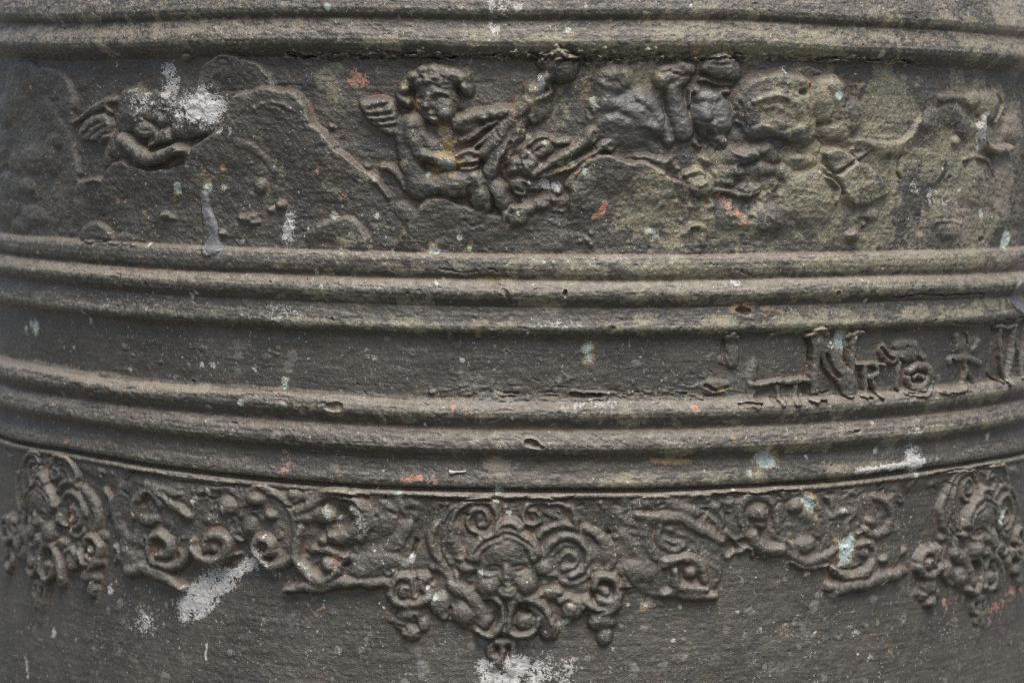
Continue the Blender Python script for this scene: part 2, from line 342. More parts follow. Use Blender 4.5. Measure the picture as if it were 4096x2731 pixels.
pt('cloud'); B(1100,1090,105,100,42,0,k=16); B(1300,980,160,80,24,k=18,e=.8); S([(980,1000),(1080,970),(1120,1010)], 60, 28); S([(1010,1060),(1100,1020),(1210,1060),(1330,1060)], 80, 22); S([(1200,1130),(1330,1140),(1450,1150),(1560,1100)], 60, 20)
pt('cloud'); B(1480,1110,85,50,26); B(1480,1098,42,26,10,0,'cut'); S([(1410,1140),(1480,1160),(1560,1130)], 30, 24)
pt('cloud'); B(1950,1170,220,260,34,e=.9,k=24); B(1880,1060,120,110,34,k=20,e=.8); B(2060,1240,110,150,30,k=20,e=.8); B(1900,890,130,70,30,k=14); B(1850,860,60,40,12,0,'add'); B(1780,980,80,70,24,k=14,e=.8)
pt('cloud'); B(1620,1350,180,130,32,k=20,e=.85); B(1330,1330,150,110,20,k=18,e=.9)
pt('cloud'); L([(990,1440),(1060,1405),(1140,1430)], 18, 70, 22); C([(1030,1450),(1080,1450)], 34, 18)
pt('cloud'); S([(1040,1180),(1110,1260),(1130,1400),(1120,1540)], 70, 12)
pt('bead'); B(1750,955,26,46,22,20); pt('bead'); B(235,1455,22,22,12); pt('bead'); B(148,1530,20,22,16)
for i in range(46):
    B(900+rng.rand()*850, 780+rng.rand()*640, 14+rng.rand()*44, 12+rng.rand()*30, 4+rng.rand()*9, rng.rand()*90, 'add', pid=0)
PIT(873,1175,14,14,16); PIT(970,858,8,8,12)

tile(2920, 200, 2)
bx = pt('book'); P([(725,830),(755,782),(860,770),(930,830),(990,885),(815,985),(760,900)], 30, 30, curved=False); B(800,820,80,50,12,0,'add')
pt('book'); P([(815,1000),(985,890),(1110,930),(1200,1030),(1262,1120),(1230,1160),(1060,1235),(960,1245),(890,1180),(860,1090)], 34, 34, curved=False)
S([(890,1190),(970,1240),(1080,1225),(1240,1145)], 34, 10, 'add'); S([(830,985),(985,890)], 14, 5, 'add'); C([(1040,1010),(1060,1050)], 24, 8); C([(1160,1010),(1170,1050)], 22, 8); B(1100,1090,70,50,8,0,'add')
pt('cord'); S([(735,930),(760,985),(800,1000)], 34, 30); S([(745,1020),(810,1060),(850,1120),(835,1210)], 36, 30); B(960,800,26,40,24,20); S([(870,720),(900,800),(1000,860)], 26, 16)
pt('bowl'); L([(900,715),(1050,735),(1180,758),(1320,745),(1420,685),(1480,580)], 26, 130, 22); B(1250,800,130,70,24,e=.8,k=14); S([(1000,870),(1100,800),(1160,770)], 50, 16); B(1270,700,100,34,8)
pt('bead'); B(970,1478,50,46,34); pt('bead'); B(1120,1310,62,56,18); pt('bead'); B(1068,1390,18,24,14); pt('bead'); B(1800,745,36,50,24)
C([(1372,840),(1352,900),(1345,970),(1370,1030)], 22, 26); C([(1010,298),(1018,350),(1010,380)], 15, 14); C([(1400,1370),(1410,1480)], 26, 8); C([(1640,1400),(1645,1520)], 20, 7); S([(1640,1380),(1740,1370),(1850,1390)], 30, 9); PIT(1750,1035,18,18,18); PIT(2010,1520,30,24,18)
fg = pt('putto'); B(2050,450,95,130,34); B(1930,400,60,70,30); S([(2100,340),(2150,440),(2100,570)], 50, 30); S([(2000,560),(1995,650),(2030,760),(2120,810),(2220,790)], 90, 36); S([(1680,390),(1760,380),(1860,400)], 90, 22); B(1760,500,90,110,18); B(1600,540,60,90,18); C([(2160,510),(2210,540),(2260,550)], 24, 14)
B(1590,600,80,120,20,e=.9,k=14); B(1900,640,90,80,16); B(2250,640,70,120,22); S([(1860,880),(1960,860),(2060,900),(2120,1040)], 50, 12); B(1980,1080,150,170,14)
pt('cloud'); S([(2140,1000),(2150,1200),(2130,1360)], 90, 12); S([(2260,1000),(2270,1200)], 60, 10); B(1760,1450,100,60,14)

tile(0, 200, 2)
# left cherub
tile(0, 200, 2)
pt('cloud'); L([(845,1060),(900,955),(985,898),(1090,935),(1230,985),(1340,950)], 22, 330, 30); L([(1290,1100),(1300,1250),(1220,1370),(1080,1450)], 60, 120, 9)
pt('cloud'); L([(620,1200),(650,1090),(740,1045),(850,1040)], 20, 260, 22); C([(740,1060),(800,1055)], 20, 9); S([(730,1050),(790,1035),(850,1045)], 40, 12, 'add')
pt('cloud'); P([(650,1510),(690,1410),(780,1368),(865,1405),(910,1500),(800,1540)], 22, 40)
pt('cloud'); B(1010,1515,150,45,16); pt('cloud'); L([(1330,640),(1340,700)], 10, 30, 4)
wl = pt('wing'); P([(655,650),(715,560),(830,510),(905,560),(910,690),(850,745),(770,745),(685,725)], 30, 40); S([(615,590,.6),(720,510),(850,430),(930,400,.7)], 84, 26); S([(770,480),(850,450),(900,490)], 60, 24)
for q in ([(680,640),(740,570),(800,540)], [(700,690),(760,620),(840,580)], [(740,730),(800,660),(880,620)], [(800,740),(850,690),(900,660)]): C(q, 20, 13)
C([(680,570),(780,480),(860,440)], 18, 10)
lc = pt('cherub'); B(990,780,110,110,30); S([(960,680),(900,760),(870,880)], 120, 22)
S([(1010,720,1.05),(1080,785),(1170,855),(1245,880,.9),(1330,835,.85),(1430,805,.8),(1490,810,.7)], 150, 54); B(1490,820,60,50,40)
for q in ([(1450,790),(1520,790)], [(1455,820),(1525,815)], [(1450,850),(1510,845)]): S(q, 30, 12, 'add')
S([(1210,760),(1300,710),(1400,690)], 80, 34); B(1330,690,100,60,34); B(1220,640,80,60,30); C([(1130,720),(1190,760),(1260,720)], 30, 16)
pt('head', lc); B(1090,500,145,180,46); B(1080,390,120,100,44); B(1180,640,110,80,44); B(1020,560,80,120,38); C([(1140,660),(1230,640)], 30, 10); B(1270,560,90,80,32); C([(1200,560),(1270,600),(1290,660)], 40, 12)
h2 = pt('head'); B(1560,570,165,130,34,k=16); B(1620,470,150,130,28,k=16); B(1440,520,120,120,28,k=16); B(1300,430,150,100,24,k=16); B(1450,640,120,80,30,k=12); C([(1380,620),(1400,700)], 50, 14); B(1700,560,80,100,30)
for i in range(26): B(1150+rng.rand()*600, 360+rng.rand()*300, 14+rng.rand()*26, 12+rng.rand()*22, 5+rng.rand()*7, 0, 'add', pid=0)
C([(1530,740),(1620,700),(1720,680)], 44, 18)
pt('drapery'); L([(1470,970),(1530,830),(1620,740),(1740,670)], 26, 200, 22); L([(1640,860),(1690,800),(1780,765),(1860,740)], 16, 110, 12); C([(1470,870),(1540,800),(1600,730)], 26, 12); B(1600,850,110,80,14)
# cloud lobes on the right of the pair
pt('cloud'); L([(1612,280),(1640,160),(1740,82),(1900,70),(2050,116),(2150,205),(2200,300)], 24, 300, 28); S([(1690,270),(1720,200),(1790,170)], 40, 6, 'add'); C([(1740,120),(1800,80),(1850,100)], 16, 7)
pt('cloud'); L([(1860,500),(1910,385),(2050,340),(2194,322),(2372,362),(2462,490),(2526,620),(2690,770)], 26, 560, 44); S([(2060,480),(2140,440),(2260,470)], 40, 7, 'add'); S([(2200,420),(2300,440),(2380,490)], 36, 7, 'add'); C([(2080,460),(2200,440),(2320,480)], 14, 6)
S([(1930,740),(2050,800),(2150,900),(2200,1000)], 70, 7, 'add')
for x, y, rx, ry, h in ((1338,1320,42,38,36),(1388,1335,22,20,20),(2090,1092,52,62,26),(2252,1242,46,38,34),(2170,1272,28,24,18),(1780,1472,32,28,24),(1515,72,38,28,30),(1790,750,30,14,10),(2165,640,20,20,6)):
    pt('bead'); B(x, y, rx, ry, h)
pt('blister'); B(1990,1360,90,46,14)
for i in range(14): B(1910+rng.rand()*170, 1310+rng.rand()*100, 14+rng.rand()*20, 12+rng.rand()*14, 4+rng.rand()*8, 0, 'add', pid=0)
pt('cloud'); L([(360,160),(470,180),(540,250),(595,340),(600,450)], 46, 330, 22, k=14); L([(120,150),(200,125),(280,125),(360,200)], 40, 300, 20, k=14)
pt('cloud'); L([(380,410),(450,530),(540,640),(580,760),(610,900),(630,980)], 60, 240, 17, k=14); B(470,720,95,80,22, e=.9); B(420,840,70,150,14, e=1.)
pt('cloud'); B(130,320,90,260,24, e=.9); B(60,480,60,140,26, e=.9); B(30,800,60,190,22, e=.9); B(130,900,60,130,18, e=.9); B(270,880,110,110,20, e=.9)
pt('cloud'); B(80,1090,100,120,20); B(230,1090,60,70,18); B(60,1260,80,130,16); B(270,1330,110,90,16); B(170,1400,80,60,12)
pt('paint_drip', None, 'smooth grey dried paint drip')
tile(0, 0, 1)
P([(803,768),(825,766),(838,810),(850,860),(866,920),(878,965),(899,978),(896,1008),(868,1026),(838,1026),(818,1004),(812,950),(806,860)], 9, 14, 'add'); B(868,1000,26,18,5,0,'add')
for i in range(46):                                                # small casting grains on the frieze
    x, y = 900+rng.rand()*2900, 260+rng.rand()*740; r = 4+rng.rand()**3*9
    B(x, y, r, r, r*.8, 0, 'add', pid=0)
for q in ((430,455,8),(756,392,9),(1330,510,9),(1324,508,11),(775,480,8),(2368,975,9),(2355,960,8)): B(q[0], q[1], q[2]+3, q[2]+2, 9, 0, 'add', pid=0)
to(0)
# corroded crust below the second moulding
for i in range(330):
    x = 1150+rng.rand()**1.2*2500; y = 226+rng.randn()*8+(6 if x > 2000 else 0)+(14 if x > 3000 else 0)*((x-3000)/500 if x > 3000 else 0)
    (B if i % 3 else C)(*((x, y, 6+rng.rand()*16, 4+rng.rand()*7, 5+rng.rand()*10, rng.randn()*10, 'add') if i % 3 else ([(x, y), (x+20+rng.rand()*50, y+rng.randn()*3)], 6+rng.rand()*5, 6+rng.rand()*8)))
for i in range(90):
    x = 2050+rng.rand()*620; y = 196+rng.rand()*60
    B(x, y, 6+rng.rand()*16, 5+rng.rand()*9, 4+rng.rand()*9, 0, 'add' if i % 3 else 'cut')

# ------------------------------------------------------------------ mouldings: casting holes, scars, dents
tile(1300, 900, 1/.6378)
PIT(1500,430,12,30,26); PIT(2045,142,12,10,20); B(1140,425,60,46,8,0,'add'); C([(1120,400),(1150,440),(1170,490)], 30, 10); PIT(1785,650,34,26,10); PIT(75,1130,56,34,22); PIT(1300,1360,54,26,30,15); PIT(1340,1385,40,16,12,20)
PIT(60,590,14,10,12); PIT(430,280,14,8,8); PIT(1050,275,26,12,10); C([(720,270),(860,285),(960,280)], 14, 6); C([(1550,1060),(1620,1075),(1720,1065)], 22, 14); S([(1550,1045),(1640,1055),(1760,1050)], 20, 8, 'add')
tile(2696, 900, 1/.6378)
PIT(410,538,50,30,34,8); PIT(995,420,16,14,18); PIT(1590,590,10,10,12); PIT(1105,1290,22,10,16); PIT(160,180,20,12,10); PIT(1560,415,24,20,10); PIT(690,1205,14,18,12); PIT(270,1240,16,12,9); PIT(750,1165,8,16,10); C([(1340,455),(1600,435),(1900,430)], 16, 14); C([(400,290),(470,320),(540,310)], 16, 8)
C([(2040,590),(2195,572)], 10, 14); C([(1700,605),(1850,620),(1980,600)], 20, 10)
pt('paint_drip', None, 'smooth grey dried paint drip'); S([(2120,330),(2085,400),(2080,480),(2110,530),(2140,560)], 44, 8, 'add'); to(0)
tile(0, 900, 1/.6378)
PIT(790,340,26,40,8); PIT(1240,480,14,8,8); B(1765,1320,44,40,8,0,'add'); B(1850,1340,40,34,6,0,'cut'); PIT(1490,1240,26,12,10); PIT(1320,1360,26,12,12); PIT(1275,1395,14,14,10); PIT(1560,1435,16,10,8); PIT(820,1135,14,8,7); PIT(970,375,12,20,8); C([(1290,1510),(900,1490)], 10, 3); B(1790,1130,40,30,7,0,'add')
for x, y, r in ((1275,775,26),(1660,835,34),(1730,810,22),(785,780,20),(690,715,16),(830,700,12),(1025,670,10),(1010,860,16),(440,40,12)): B(x, y, r, r*.8, 5, 0, 'add', pid=0)
L([(0,850),(200,890),(420,935),(560,960),(640,930),(760,960),(900,985)], 14, 40, 9, 'add'); B(620,990,120,30,6,0,'add'); L([(1000,1000),(1150,1020),(1300,1040),(1500,1045),(1700,1030),(1860,1060),(2100,1075)], 10, 36, 7, 'add')
# rough scale along the foot of the inscription band
tile(0, 0, 1)
for i in range(330):
    x = 1650+rng.rand()*1500; y = 1612-abs(rng.randn())*40-(x-2000)*.004
    if x > 3000: y -= (x-3000)*.02
    B(x, y, 6+rng.rand()*22, 4+rng.rand()*10, 1.2+rng.rand()*3, rng.randn()*12, 'add', e=1.)
for i in range(26):
    x = 1950+rng.rand()*1100; y = 1592-abs(rng.randn())*28
    C([(x, y), (x+14+rng.rand()*40, y+rng.randn()*6)], 5+rng.rand()*5, 2+rng.rand()*4)
for i in range(150):
    x, y = 2350+rng.rand()*1300, 1370+rng.rand()*200
    B(x, y, 3+rng.rand()*10, 2+rng.rand()*8, 1+rng.rand()*2.4, rng.rand()*90, 'add' if i % 3 else 'cut')

# ------------------------------------------------------------------ inscription
tile(2700, 1247, 1/1.0387); GS[:] = [1.4, 1.45, 1.]
pt('letter'); S([(213,100,.9),(216,150),(218,195,.9)], 38, 13, e=.35); S([(195,100),(235,100)], 16, 14); B(200,185,36,24,8); B(150,290,60,34,10); C([(110,290),(150,300),(200,292)], 18, 14); to(0); C([(186,105),(184,165),(188,195)], 9, 10)
pt('letter'); S([(285,278),(350,272),(420,268),(505,268)], 18, 16, e=.35); S([(300,200),(290,280),(300,350)], 32, 9); S([(390,285),(400,350)], 20, 12); S([(455,280),(450,345)], 26, 12); to(0); C([(310,325),(350,315),(375,345)], 34, 10); C([(235,352),(280,345),(320,355)], 16, 14); C([(480,280),(495,310)], 20, 10); C([(380,275),(440,284)], 8, 8)
pt('letter'); S([(522,95),(530,180),(526,260),(525,330)], 30, 20, e=.3); S([(540,98),(585,170),(640,250),(660,285)], 62, 21, e=.3); S([(683,85),(675,160),(668,230),(665,300)], 24, 20, e=.3); S([(500,92),(530,88),(570,92)], 18, 20, e=.3); S([(660,88),(705,84)], 16, 18, e=.3); S([(505,332),(560,330)], 16, 18); to(0)
C([(506,105),(512,150),(505,200)], 12, 16); C([(572,165),(590,210),(615,245)], 22, 18); C([(650,110),(655,160),(658,185)], 14, 16); C([(545,220),(550,245)], 14, 10); B(525,322,20,12,10,0,'cut'); B(572,310,20,9,12,0,'cut')
pt('letter'); S([(722,205),(722,260),(722,318)], 22, 16, e=.3); S([(722,205),(755,205),(772,225),(762,250),(735,258)], 17, 16, e=.3); S([(742,255),(758,285),(776,318)], 20, 16, e=.3); S([(692,200),(800,200)], 13, 14); S([(700,320),(740,320)], 13, 14); to(0); C([(706,225),(706,300)], 9, 11); C([(745,270),(752,300)], 12, 12)
pt('letter'); S([(795,150),(830,180),(870,165),(905,160),(945,178)], 40, 15, e=.4); B(880,130,46,26,14); B(915,140,24,30,14); S([(858,185),(852,235),(848,290)], 22, 13); to(0); C([(788,140),(810,170),(830,185)], 16, 15); C([(855,185),(880,190)], 16, 13); C([(925,175),(945,195)], 18, 15); PIT(885,134,10,6,14)
pt('letter'); S([(895,225),(925,205),(965,215),(972,250),(945,285),(905,290),(888,260)], 28, 17, e=.35); S([(915,255),(930,240),(950,250)], 20, 14); S([(870,305),(920,318),(960,300),(985,270)], 16, 12); to(0); B(928,255,12,16,8,0,'cut'); C([(880,312),(910,318),(940,310)], 12, 12); C([(898,240),(900,275)], 12, 13)
pt('letter'); B(1110,135,50,46,10); S([(1075,140),(1080,95)], 24, 13); S([(1110,120),(1112,85)], 24, 13); S([(1135,140),(1160,115)], 24, 13); S([(1050,190),(1110,175),(1165,195)], 26, 13); S([(1110,160),(1112,210),(1140,270)], 22, 12); S([(1115,215),(1100,280),(1040,300),(1000,298)], 22, 11); to(0); C([(1070,110),(1068,145)], 14, 14); C([(1105,85),(1115,120)], 14, 14); C([(1055,190),(1080,198)], 14, 11); C([(1130,240),(1145,280)], 16, 14); C([(1030,308),(1100,305)], 8, 11)
pt('letter'); S([(1238,60),(1240,140),(1245,215),(1256,268)], 22, 18, e=.35); S([(1292,60),(1285,150),(1270,230),(1258,268)], 20, 18, e=.35); S([(1225,60),(1300,55)], 16, 18); to(0); C([(1215,40),(1222,100),(1216,150)], 16, 16); C([(1262,70),(1264,200)], 16, 14); C([(1200,190),(1205,250),(1245,280)], 12, 14)
pt('letter'); S([(1300,60),(1308,150),(1316,245)], 18, 16, e=.35); S([(1342,40),(1332,150),(1318,245)], 18, 16, e=.35); to(0); C([(1322,60),(1320,160)], 10, 12); C([(1290,120),(1300,200),(1305,260)], 9, 12)

GS[:] = [1, 1, 1]
# ------------------------------------------------------------------ lower ornament: three casts of the same mask
def mask(k, db=0.):
    GS[:] = [1.4, 1.05, 1.4]
    tile(1460, 1947, 2, k*2*math.pi/7*RN, db); rr = np.random.RandomState(50+k)
    m = pt('mask')
    P([(560,270),(640,150),(830,92),(1070,120),(1300,85),(1540,100),(1690,210),(1700,300),(1860,400),(1985,560),(1960,640),(1800,690),(1790,760),(1800,930),(1700,1040),(1540,1140),(1330,1180),(1120,1180),(950,1180),(700,1085),(540,980),(520,860),(560,760),(600,680),(560,560),(520,420)], 13, 34)
    for i in range(22): B(560+rr.rand()*1350, 250+rr.rand()*650, 26+rr.rand()*50, 20+rr.rand()*36, 3+rr.rand()*6, rr.rand()*90, 'add', pid=0)
    pt('volute', m)
    S([(700,420),(690,310),(730,190),(830,125),(960,115),(1040,170),(1050,260),(1000,345),(920,365),(850,330),(830,260),(870,190),(940,180),(985,225),(975,285),(930,300)], 42, 30); B(925,245,46,52,26)
    S([(625,260),(690,165),(820,100),(960,90),(1060,120)], 30, 24)
    pt('volute', m)
    S([(1670,290),(1650,190),(1560,125),(1420,105),(1300,135),(1250,210),(1280,290),(1350,300),(1400,250),(1370,190),(1310,190)], 42, 30); S([(1690,260),(1640,160),(1540,105),(1400,85),(1290,105)], 28, 24)
    S([(1380,200),(1470,200),(1560,260)], 34, 22); S([(1420,170),(1530,190),(1600,270)], 24, 18); B(1330,235,44,46,22)
    C([(1072,120),(1078,180),(1076,265)], 18, 18); S([(1120,130),(1115,250)], 30, 20); S([(1175,140),(1170,250)], 26, 18); S([(1215,140),(1215,240)], 22, 18)
    pt('leaf', m); S([(700,300),(680,390),(720,470),(820,550),(900,600)], 90, 24); S([(600,300),(590,420),(620,560)], 110, 12); S([(690,560),(730,600)], 60, 16)
    pt('leaf', m); S([(1380,620),(1410,540),(1500,480),(1600,430)], 100, 22); B(1640,460,150,70,12); B(1810,540,75,60,26); S([(1760,330,.7),(1880,420),(1965,560),(1930,680,.7)], 80, 24); C([(1790,380),(1850,450)], 24, 11); B(1560,580,70,70,14); B(1600,340,110,60,14)
    B(1500,620,100,90,14); S([(1540,690),(1640,740),(1760,740)], 60, 12); B(640,640,70,70,16)
    pt('leaf', m); S([(1400,580,.7),(1470,460),(1590,395),(1715,425),(1780,525),(1740,640),(1640,700,.7)], 58, 32); S([(1555,580,.7),(1600,520),(1680,545),(1670,620),(1590,640)], 44, 26); S([(1380,400),(1450,330),(1560,300),(1680,330)], 54, 28); C([(1490,520),(1540,450),(1640,440)], 18, 10); B(1480,590,50,60,24); S([(1590,740),(1680,760),(1760,720)], 50, 24)
    pt('leaf', m); S([(575,290,.7),(530,400),(560,520),(640,630,.8)], 66, 28); S([(600,640),(670,700),(730,790)], 60, 24); B(560,640,50,50,20); S([(650,420),(640,520),(700,600)], 40, 22); C([(610,330),(600,440),(650,560)], 16, 9)
    f = pt('face', m)
    B(1120,610,260,290,58, k=10,e=.5); B(1110,490,190,130,64, k=20); B(1000,785,120,105,66, k=16); B(1285,755,105,125,63, k=16); B(1150,842,92,64,64, k=12)
    B(1130,660,36,80,14,0,'add',e=1.); B(1130,715,50,28,11,0,'add',e=.9); C([(1075,742),(1105,752)], 18, 9); C([(1150,750),(1185,738)], 18, 9)
    B(1035,645,90,52,17,0,'cut',e=1.1); B(1240,635,86,50,16,0,'cut',e=1.1); B(1035,636,46,20,10,0,'add',e=.8); B(1235,630,44,19,10,0,'add',e=.8); C([(985,622),(1035,608),(1085,622)], 13, 8); C([(1190,616),(1240,606),(1285,614)], 13, 7)
    C([(1085,785),(1120,778),(1150,783),(1185,777),(1215,782)], 15, 10); B(1150,806,50,17,8,0,'add',e=.9); C([(1110,828),(1150,834),(1195,826)], 18, 7); S([(890,640),(930,682),(1010,692),(1075,668)], 26, 9, 'add')
    hr = pt('hair', m)
    for q in ([(850,560),(900,450),(990,385),(1080,350)], [(900,560),(960,470),(1060,420),(1120,400)], [(1120,340),(1220,370),(1320,430),(1370,520)], [(1130,395),(1230,420),(1310,480),(1340,550)], [(1060,330),(1110,290),(1180,292),(1240,335)]): S(q, 74, 55)
    for q in ([(880,520),(970,430),(1080,385)], [(1140,370),(1240,400),(1330,470)], [(930,540),(1010,470),(1090,440)], [(1080,320),(1150,305),(1220,340)]): C(q, 16, 8)
    B(825,640,85,60,46); B(780,580,70,40,34,30); S([(735,690),(745,780),(810,825),(890,800)], 50, 30); B(840,740,50,40,20); C([(740,660),(820,680),(880,690)], 18, 16)
    B(1425,640,90,80,44); B(1480,690,70,46,34); B(1440,560,60,60,26); C([(1390,690),(1460,710),(1540,715)], 20, 14)
    v = pt('volute', m); S([(950,865,.8),(1040,880),(1100,950),(1095,1060),(1060,1130),(990,1170),(900,1130,.8)], 62, 44); B(955,1065,80,80,46); S([(900,980),(940,960),(1000,990)], 40, 26); C([(1030,1000),(1035,1080)], 20, 14)
    v = pt('volute', m); S([(1135,1130,.9),(1140,990),(1200,890),(1300,870),(1400,930),(1470,1040),(1500,1120,.8)], 80, 46); S([(1140,1100),(1190,1170),(1290,1180),(1360,1120),(1370,1050)], 52, 42); B(1275,1075,85,78,46); S([(1350,960),(1440,1060),(1480,1150)], 110, 34); C([(1380,970),(1450,1060),(1490,1120)], 12, 8); C([(1420,960),(1490,1060)], 12, 8); C([(1120,920),(1122,1030),(1116,1120)], 14, 26); C([(1230,980),(1300,990)], 34, 22)
    B(1120,1160,36,40,34); B(1275,1090,50,40,5,0,'cut')
    pt('leaf', m); B(610,930,95,95,36); S([(520,880),(560,960),(640,1030)], 60, 24)
    pt('leaf', m); B(800,1000,125,105,40); S([(700,790,.8),(810,840),(890,910),(930,1000)], 110, 40); C([(695,960),(690,1040)], 26, 22); B(905,1000,36,50,30); C([(740,880),(820,920),(880,1000)], 14, 6)
    pt('leaf', m); B(1480,850,100,66,32); S([(1390,860),(1450,820),(1560,830)], 50, 34); B(1640,970,95,100,42); S([(1560,900),(1640,880),(1720,950)], 60, 38); C([(1560,940),(1570,1000)], 20, 12); B(1690,880,50,40,18)
    g = pt('flower', m); S([(225,840),(245,760),(320,715),(395,760),(405,850)], 66, 40); B(330,830,78,78,40); S([(215,850),(280,915),(390,925),(500,880)], 72, 42); S([(300,850),(320,790),(360,800)], 30, 10, 'add'); C([(412,730),(415,840)], 16, 22); S([(440,720),(470,800),(520,840)], 60, 32); B(485,735,60,55,34); B(540,790,36,30,20)
    pt('bud', g); B(360,1010,115,85,36); B(460,1090,55,70,26); B(370,1160,85,70,36); B(300,1090,70,60,26); C([(410,1030),(420,1110)], 30, 14); C([(260,1100),(320,1120),(340,1140)], 18, 9); B(240,1060,60,30,14)
    g = pt('flower', m); S([(1830,800),(1860,730),(1950,720),(2015,790),(2005,880),(1940,920),(1860,900)], 60, 40); B(1915,835,55,58,40); S([(1745,900),(1820,960),(1920,985),(2000,920)], 76, 42); C([(1740,970),(1830,1000),(1900,985)], 20, 20); B(1790,690,30,46,24); S([(1860,660),(1960,690),(2060,700)], 60, 16); B(1935,840,16,16,6,0,'add')
    pt('bud', g); B(1880,1060,115,80,38); B(1830,1080,60,60,36); B(1960,1060,50,60,30); B(1920,1180,66,85,32); C([(1790,1130),(1860,1140)], 22, 12)
    pt('pendant', m); B(1100,1235,135,50,30); S([(1000,1260),(990,1330),(1040,1370)], 56, 24); S([(1100,1250),(1090,1330),(1070,1400)], 60, 26); S([(1200,1250),(1185,1330),(1180,1400)], 50, 22); B(1050,1430,70,60,18); B(1130,1440,80,70,16); C([(1150,1270),(1150,1370)], 24, 16); C([(1050,1290),(1060,1340)], 22, 12); B(1000,1300,40,40,16); B(1080,1520,60,80,10)
    to(0)
mask(0); mask(-1, -6.); mask(1, -10.)
GS[:] = [1.42, 1.1, 1.4]

# acanthus scrolls between the masks
tile(900, 1847, 3)
s1 = pt('scroll'); P([(860,420),(1200,340),(1700,370),(2100,420),(2200,700),(2150,1100),(2050,1350),(1700,1450),(1200,1480),(950,1400),(870,1100)], 12, 60)
B(1900,720,170,170,26); S([(1780,760),(1880,560),(1920,480)], 110, 22); B(2010,600,110,120,22,30); B(1820,900,110,60,12); B(1800,1210,330,170,30,-12); B(1640,1290,150,110,34); B(1990,1180,110,130,22); C([(2100,680),(2130,640),(2180,700)], 46, 22); C([(2290,930),(2240,1100)], 44, 24); B(2130,530,80,60,16); C([(2200,470),(2220,530)], 30, 16); C([(2050,820),(2110,860)], 30, 14); C([(1780,640),(1850,650)], 40, 9)
S([(2200,760),(2080,900),(1980,1020),(1800,1110)], 120, 18); B(2140,1260,90,100,18)
pt('acanthus', s1); S([(900,600,.7),(1000,540),(1110,480),(1220,400),(1360,370),(1520,400),(1660,480),(1730,610),(1730,760),(1650,920,.7)], 130, 36); S([(1400,430),(1560,440),(1680,540)], 60, 12, 'add'); C([(1350,440),(1500,450),(1640,540)], 18, 10)
B(1240,620,190,130,46); S([(920,680),(1040,650),(1160,600)], 120, 36); B(960,640,90,60,24); B(890,550,100,60,30); C([(900,740),(1000,735),(1060,720)], 18, 14); C([(1130,760),(1260,790),(1380,720)], 60, 22)
pt('volute', s1); S([(1560,560,.8),(1650,640),(1620,760),(1540,840),(1420,880),(1310,880,.8)], 150, 48); S([(1430,640),(1380,740)], 60, 20); B(1500,940,110,60,36); C([(1410,560),(1420,620)], 80, 20); C([(1290,900),(1400,950),(1500,960)], 22, 14)
pt('ball', s1); B(1210,945,78,76,46)
pt('volute', s1); S([(940,780,.8),(890,950),(890,1100),(950,1240),(1060,1370),(1190,1425),(1310,1360),(1390,1230,.8)], 118, 44); S([(1060,780),(1090,900),(1080,1000)], 70, 14); S([(1090,1040),(1240,1050),(1390,1090),(1500,1130)], 100, 36); S([(1480,1080),(1500,1150),(1420,1180)], 60, 34); C([(1530,1080),(1500,1200),(1440,1230)], 26, 24); C([(1400,1240),(1430,1340),(1330,1440)], 22, 14)
pt('ball', s1); B(1270,1215,110,108,52); B(1060,1300,90,46,16)
pt('acanthus', s1); S([(760,1540,.6),(950,1490),(1150,1490),(1330,1450),(1480,1420),(1640,1420,.8)], 120, 36); S([(1600,1420),(1780,1440),(1900,1420),(2020,1470)], 110, 26)
pt('acanthus', s1); B(840,385,95,75,28); B(1010,410,90,75,26); B(870,470,60,50,20)
s2 = pt('scroll'); P([(20,640),(150,330),(400,280),(700,330),(900,480),(900,1050),(700,1240),(420,1180),(250,950),(60,860)], 15, 60)
pt('volute', s2); S([(235,620,.8),(240,470),(320,345),(440,310),(560,345),(680,400),(790,520),(860,700),(860,900),(800,1060,.7)], 90, 26); C([(540,420),(545,560)], 20, 12)
pt('ball', s2); B(400,440,135,100,48); B(385,595,80,46,28); C([(310,545),(380,550),(450,540)], 24, 14); B(625,540,28,28,14)
pt('leaf', s2); B(585,635,85,75,40); S([(590,650),(650,720),(700,850)], 80, 14)
pt('leaf', s2); B(330,770,115,140,36); S([(80,690),(75,800),(140,910),(230,940)], 70, 24); C([(215,660),(190,800),(230,920)], 22, 16); B(290,890,90,50,20)
pt('volute', s2); S([(470,1130,.8),(400,1050),(410,950),(490,895),(580,940),(600,1030),(540,1090,.8)], 105, 48); S([(430,1130,.7),(520,1225),(650,1245),(770,1190),(860,1110,.7)], 105, 38); C([(450,1050),(510,1120),(560,1150)], 40, 24); B(500,1000,50,50,30); B(330,1000,50,40,16)
tile(0, 1747, 2)
s3 = pt('scroll'); P([(1560,600),(1620,410),(1760,380),(1920,420),(1960,620),(1900,860),(1750,1000),(1620,960),(1570,850)], 15, 40)
pt('volute', s3); S([(1560,650,.7),(1570,520),(1640,420),(1740,395),(1850,415),(1930,490),(1945,600)], 56, 22); B(1700,660,75,46,26,-10); S([(1600,420),(1570,560)], 40, 18)
pt('ball', s3); B(1850,545,95,80,46)
pt('volute', s3); S([(1680,890,.8),(1690,820),(1760,780),(1840,830),(1830,930),(1740,990),(1640,970),(1580,890,.8)], 82, 48); B(1745,880,60,60,40); C([(1660,870),(1690,830),(1750,820)], 14, 12)
s4 = pt('scroll'); P([(940,420),(1100,330),(1400,360),(1560,440),(1580,800),(1500,1000),(1250,1060),(1020,1060),(960,800)], 16, 40)
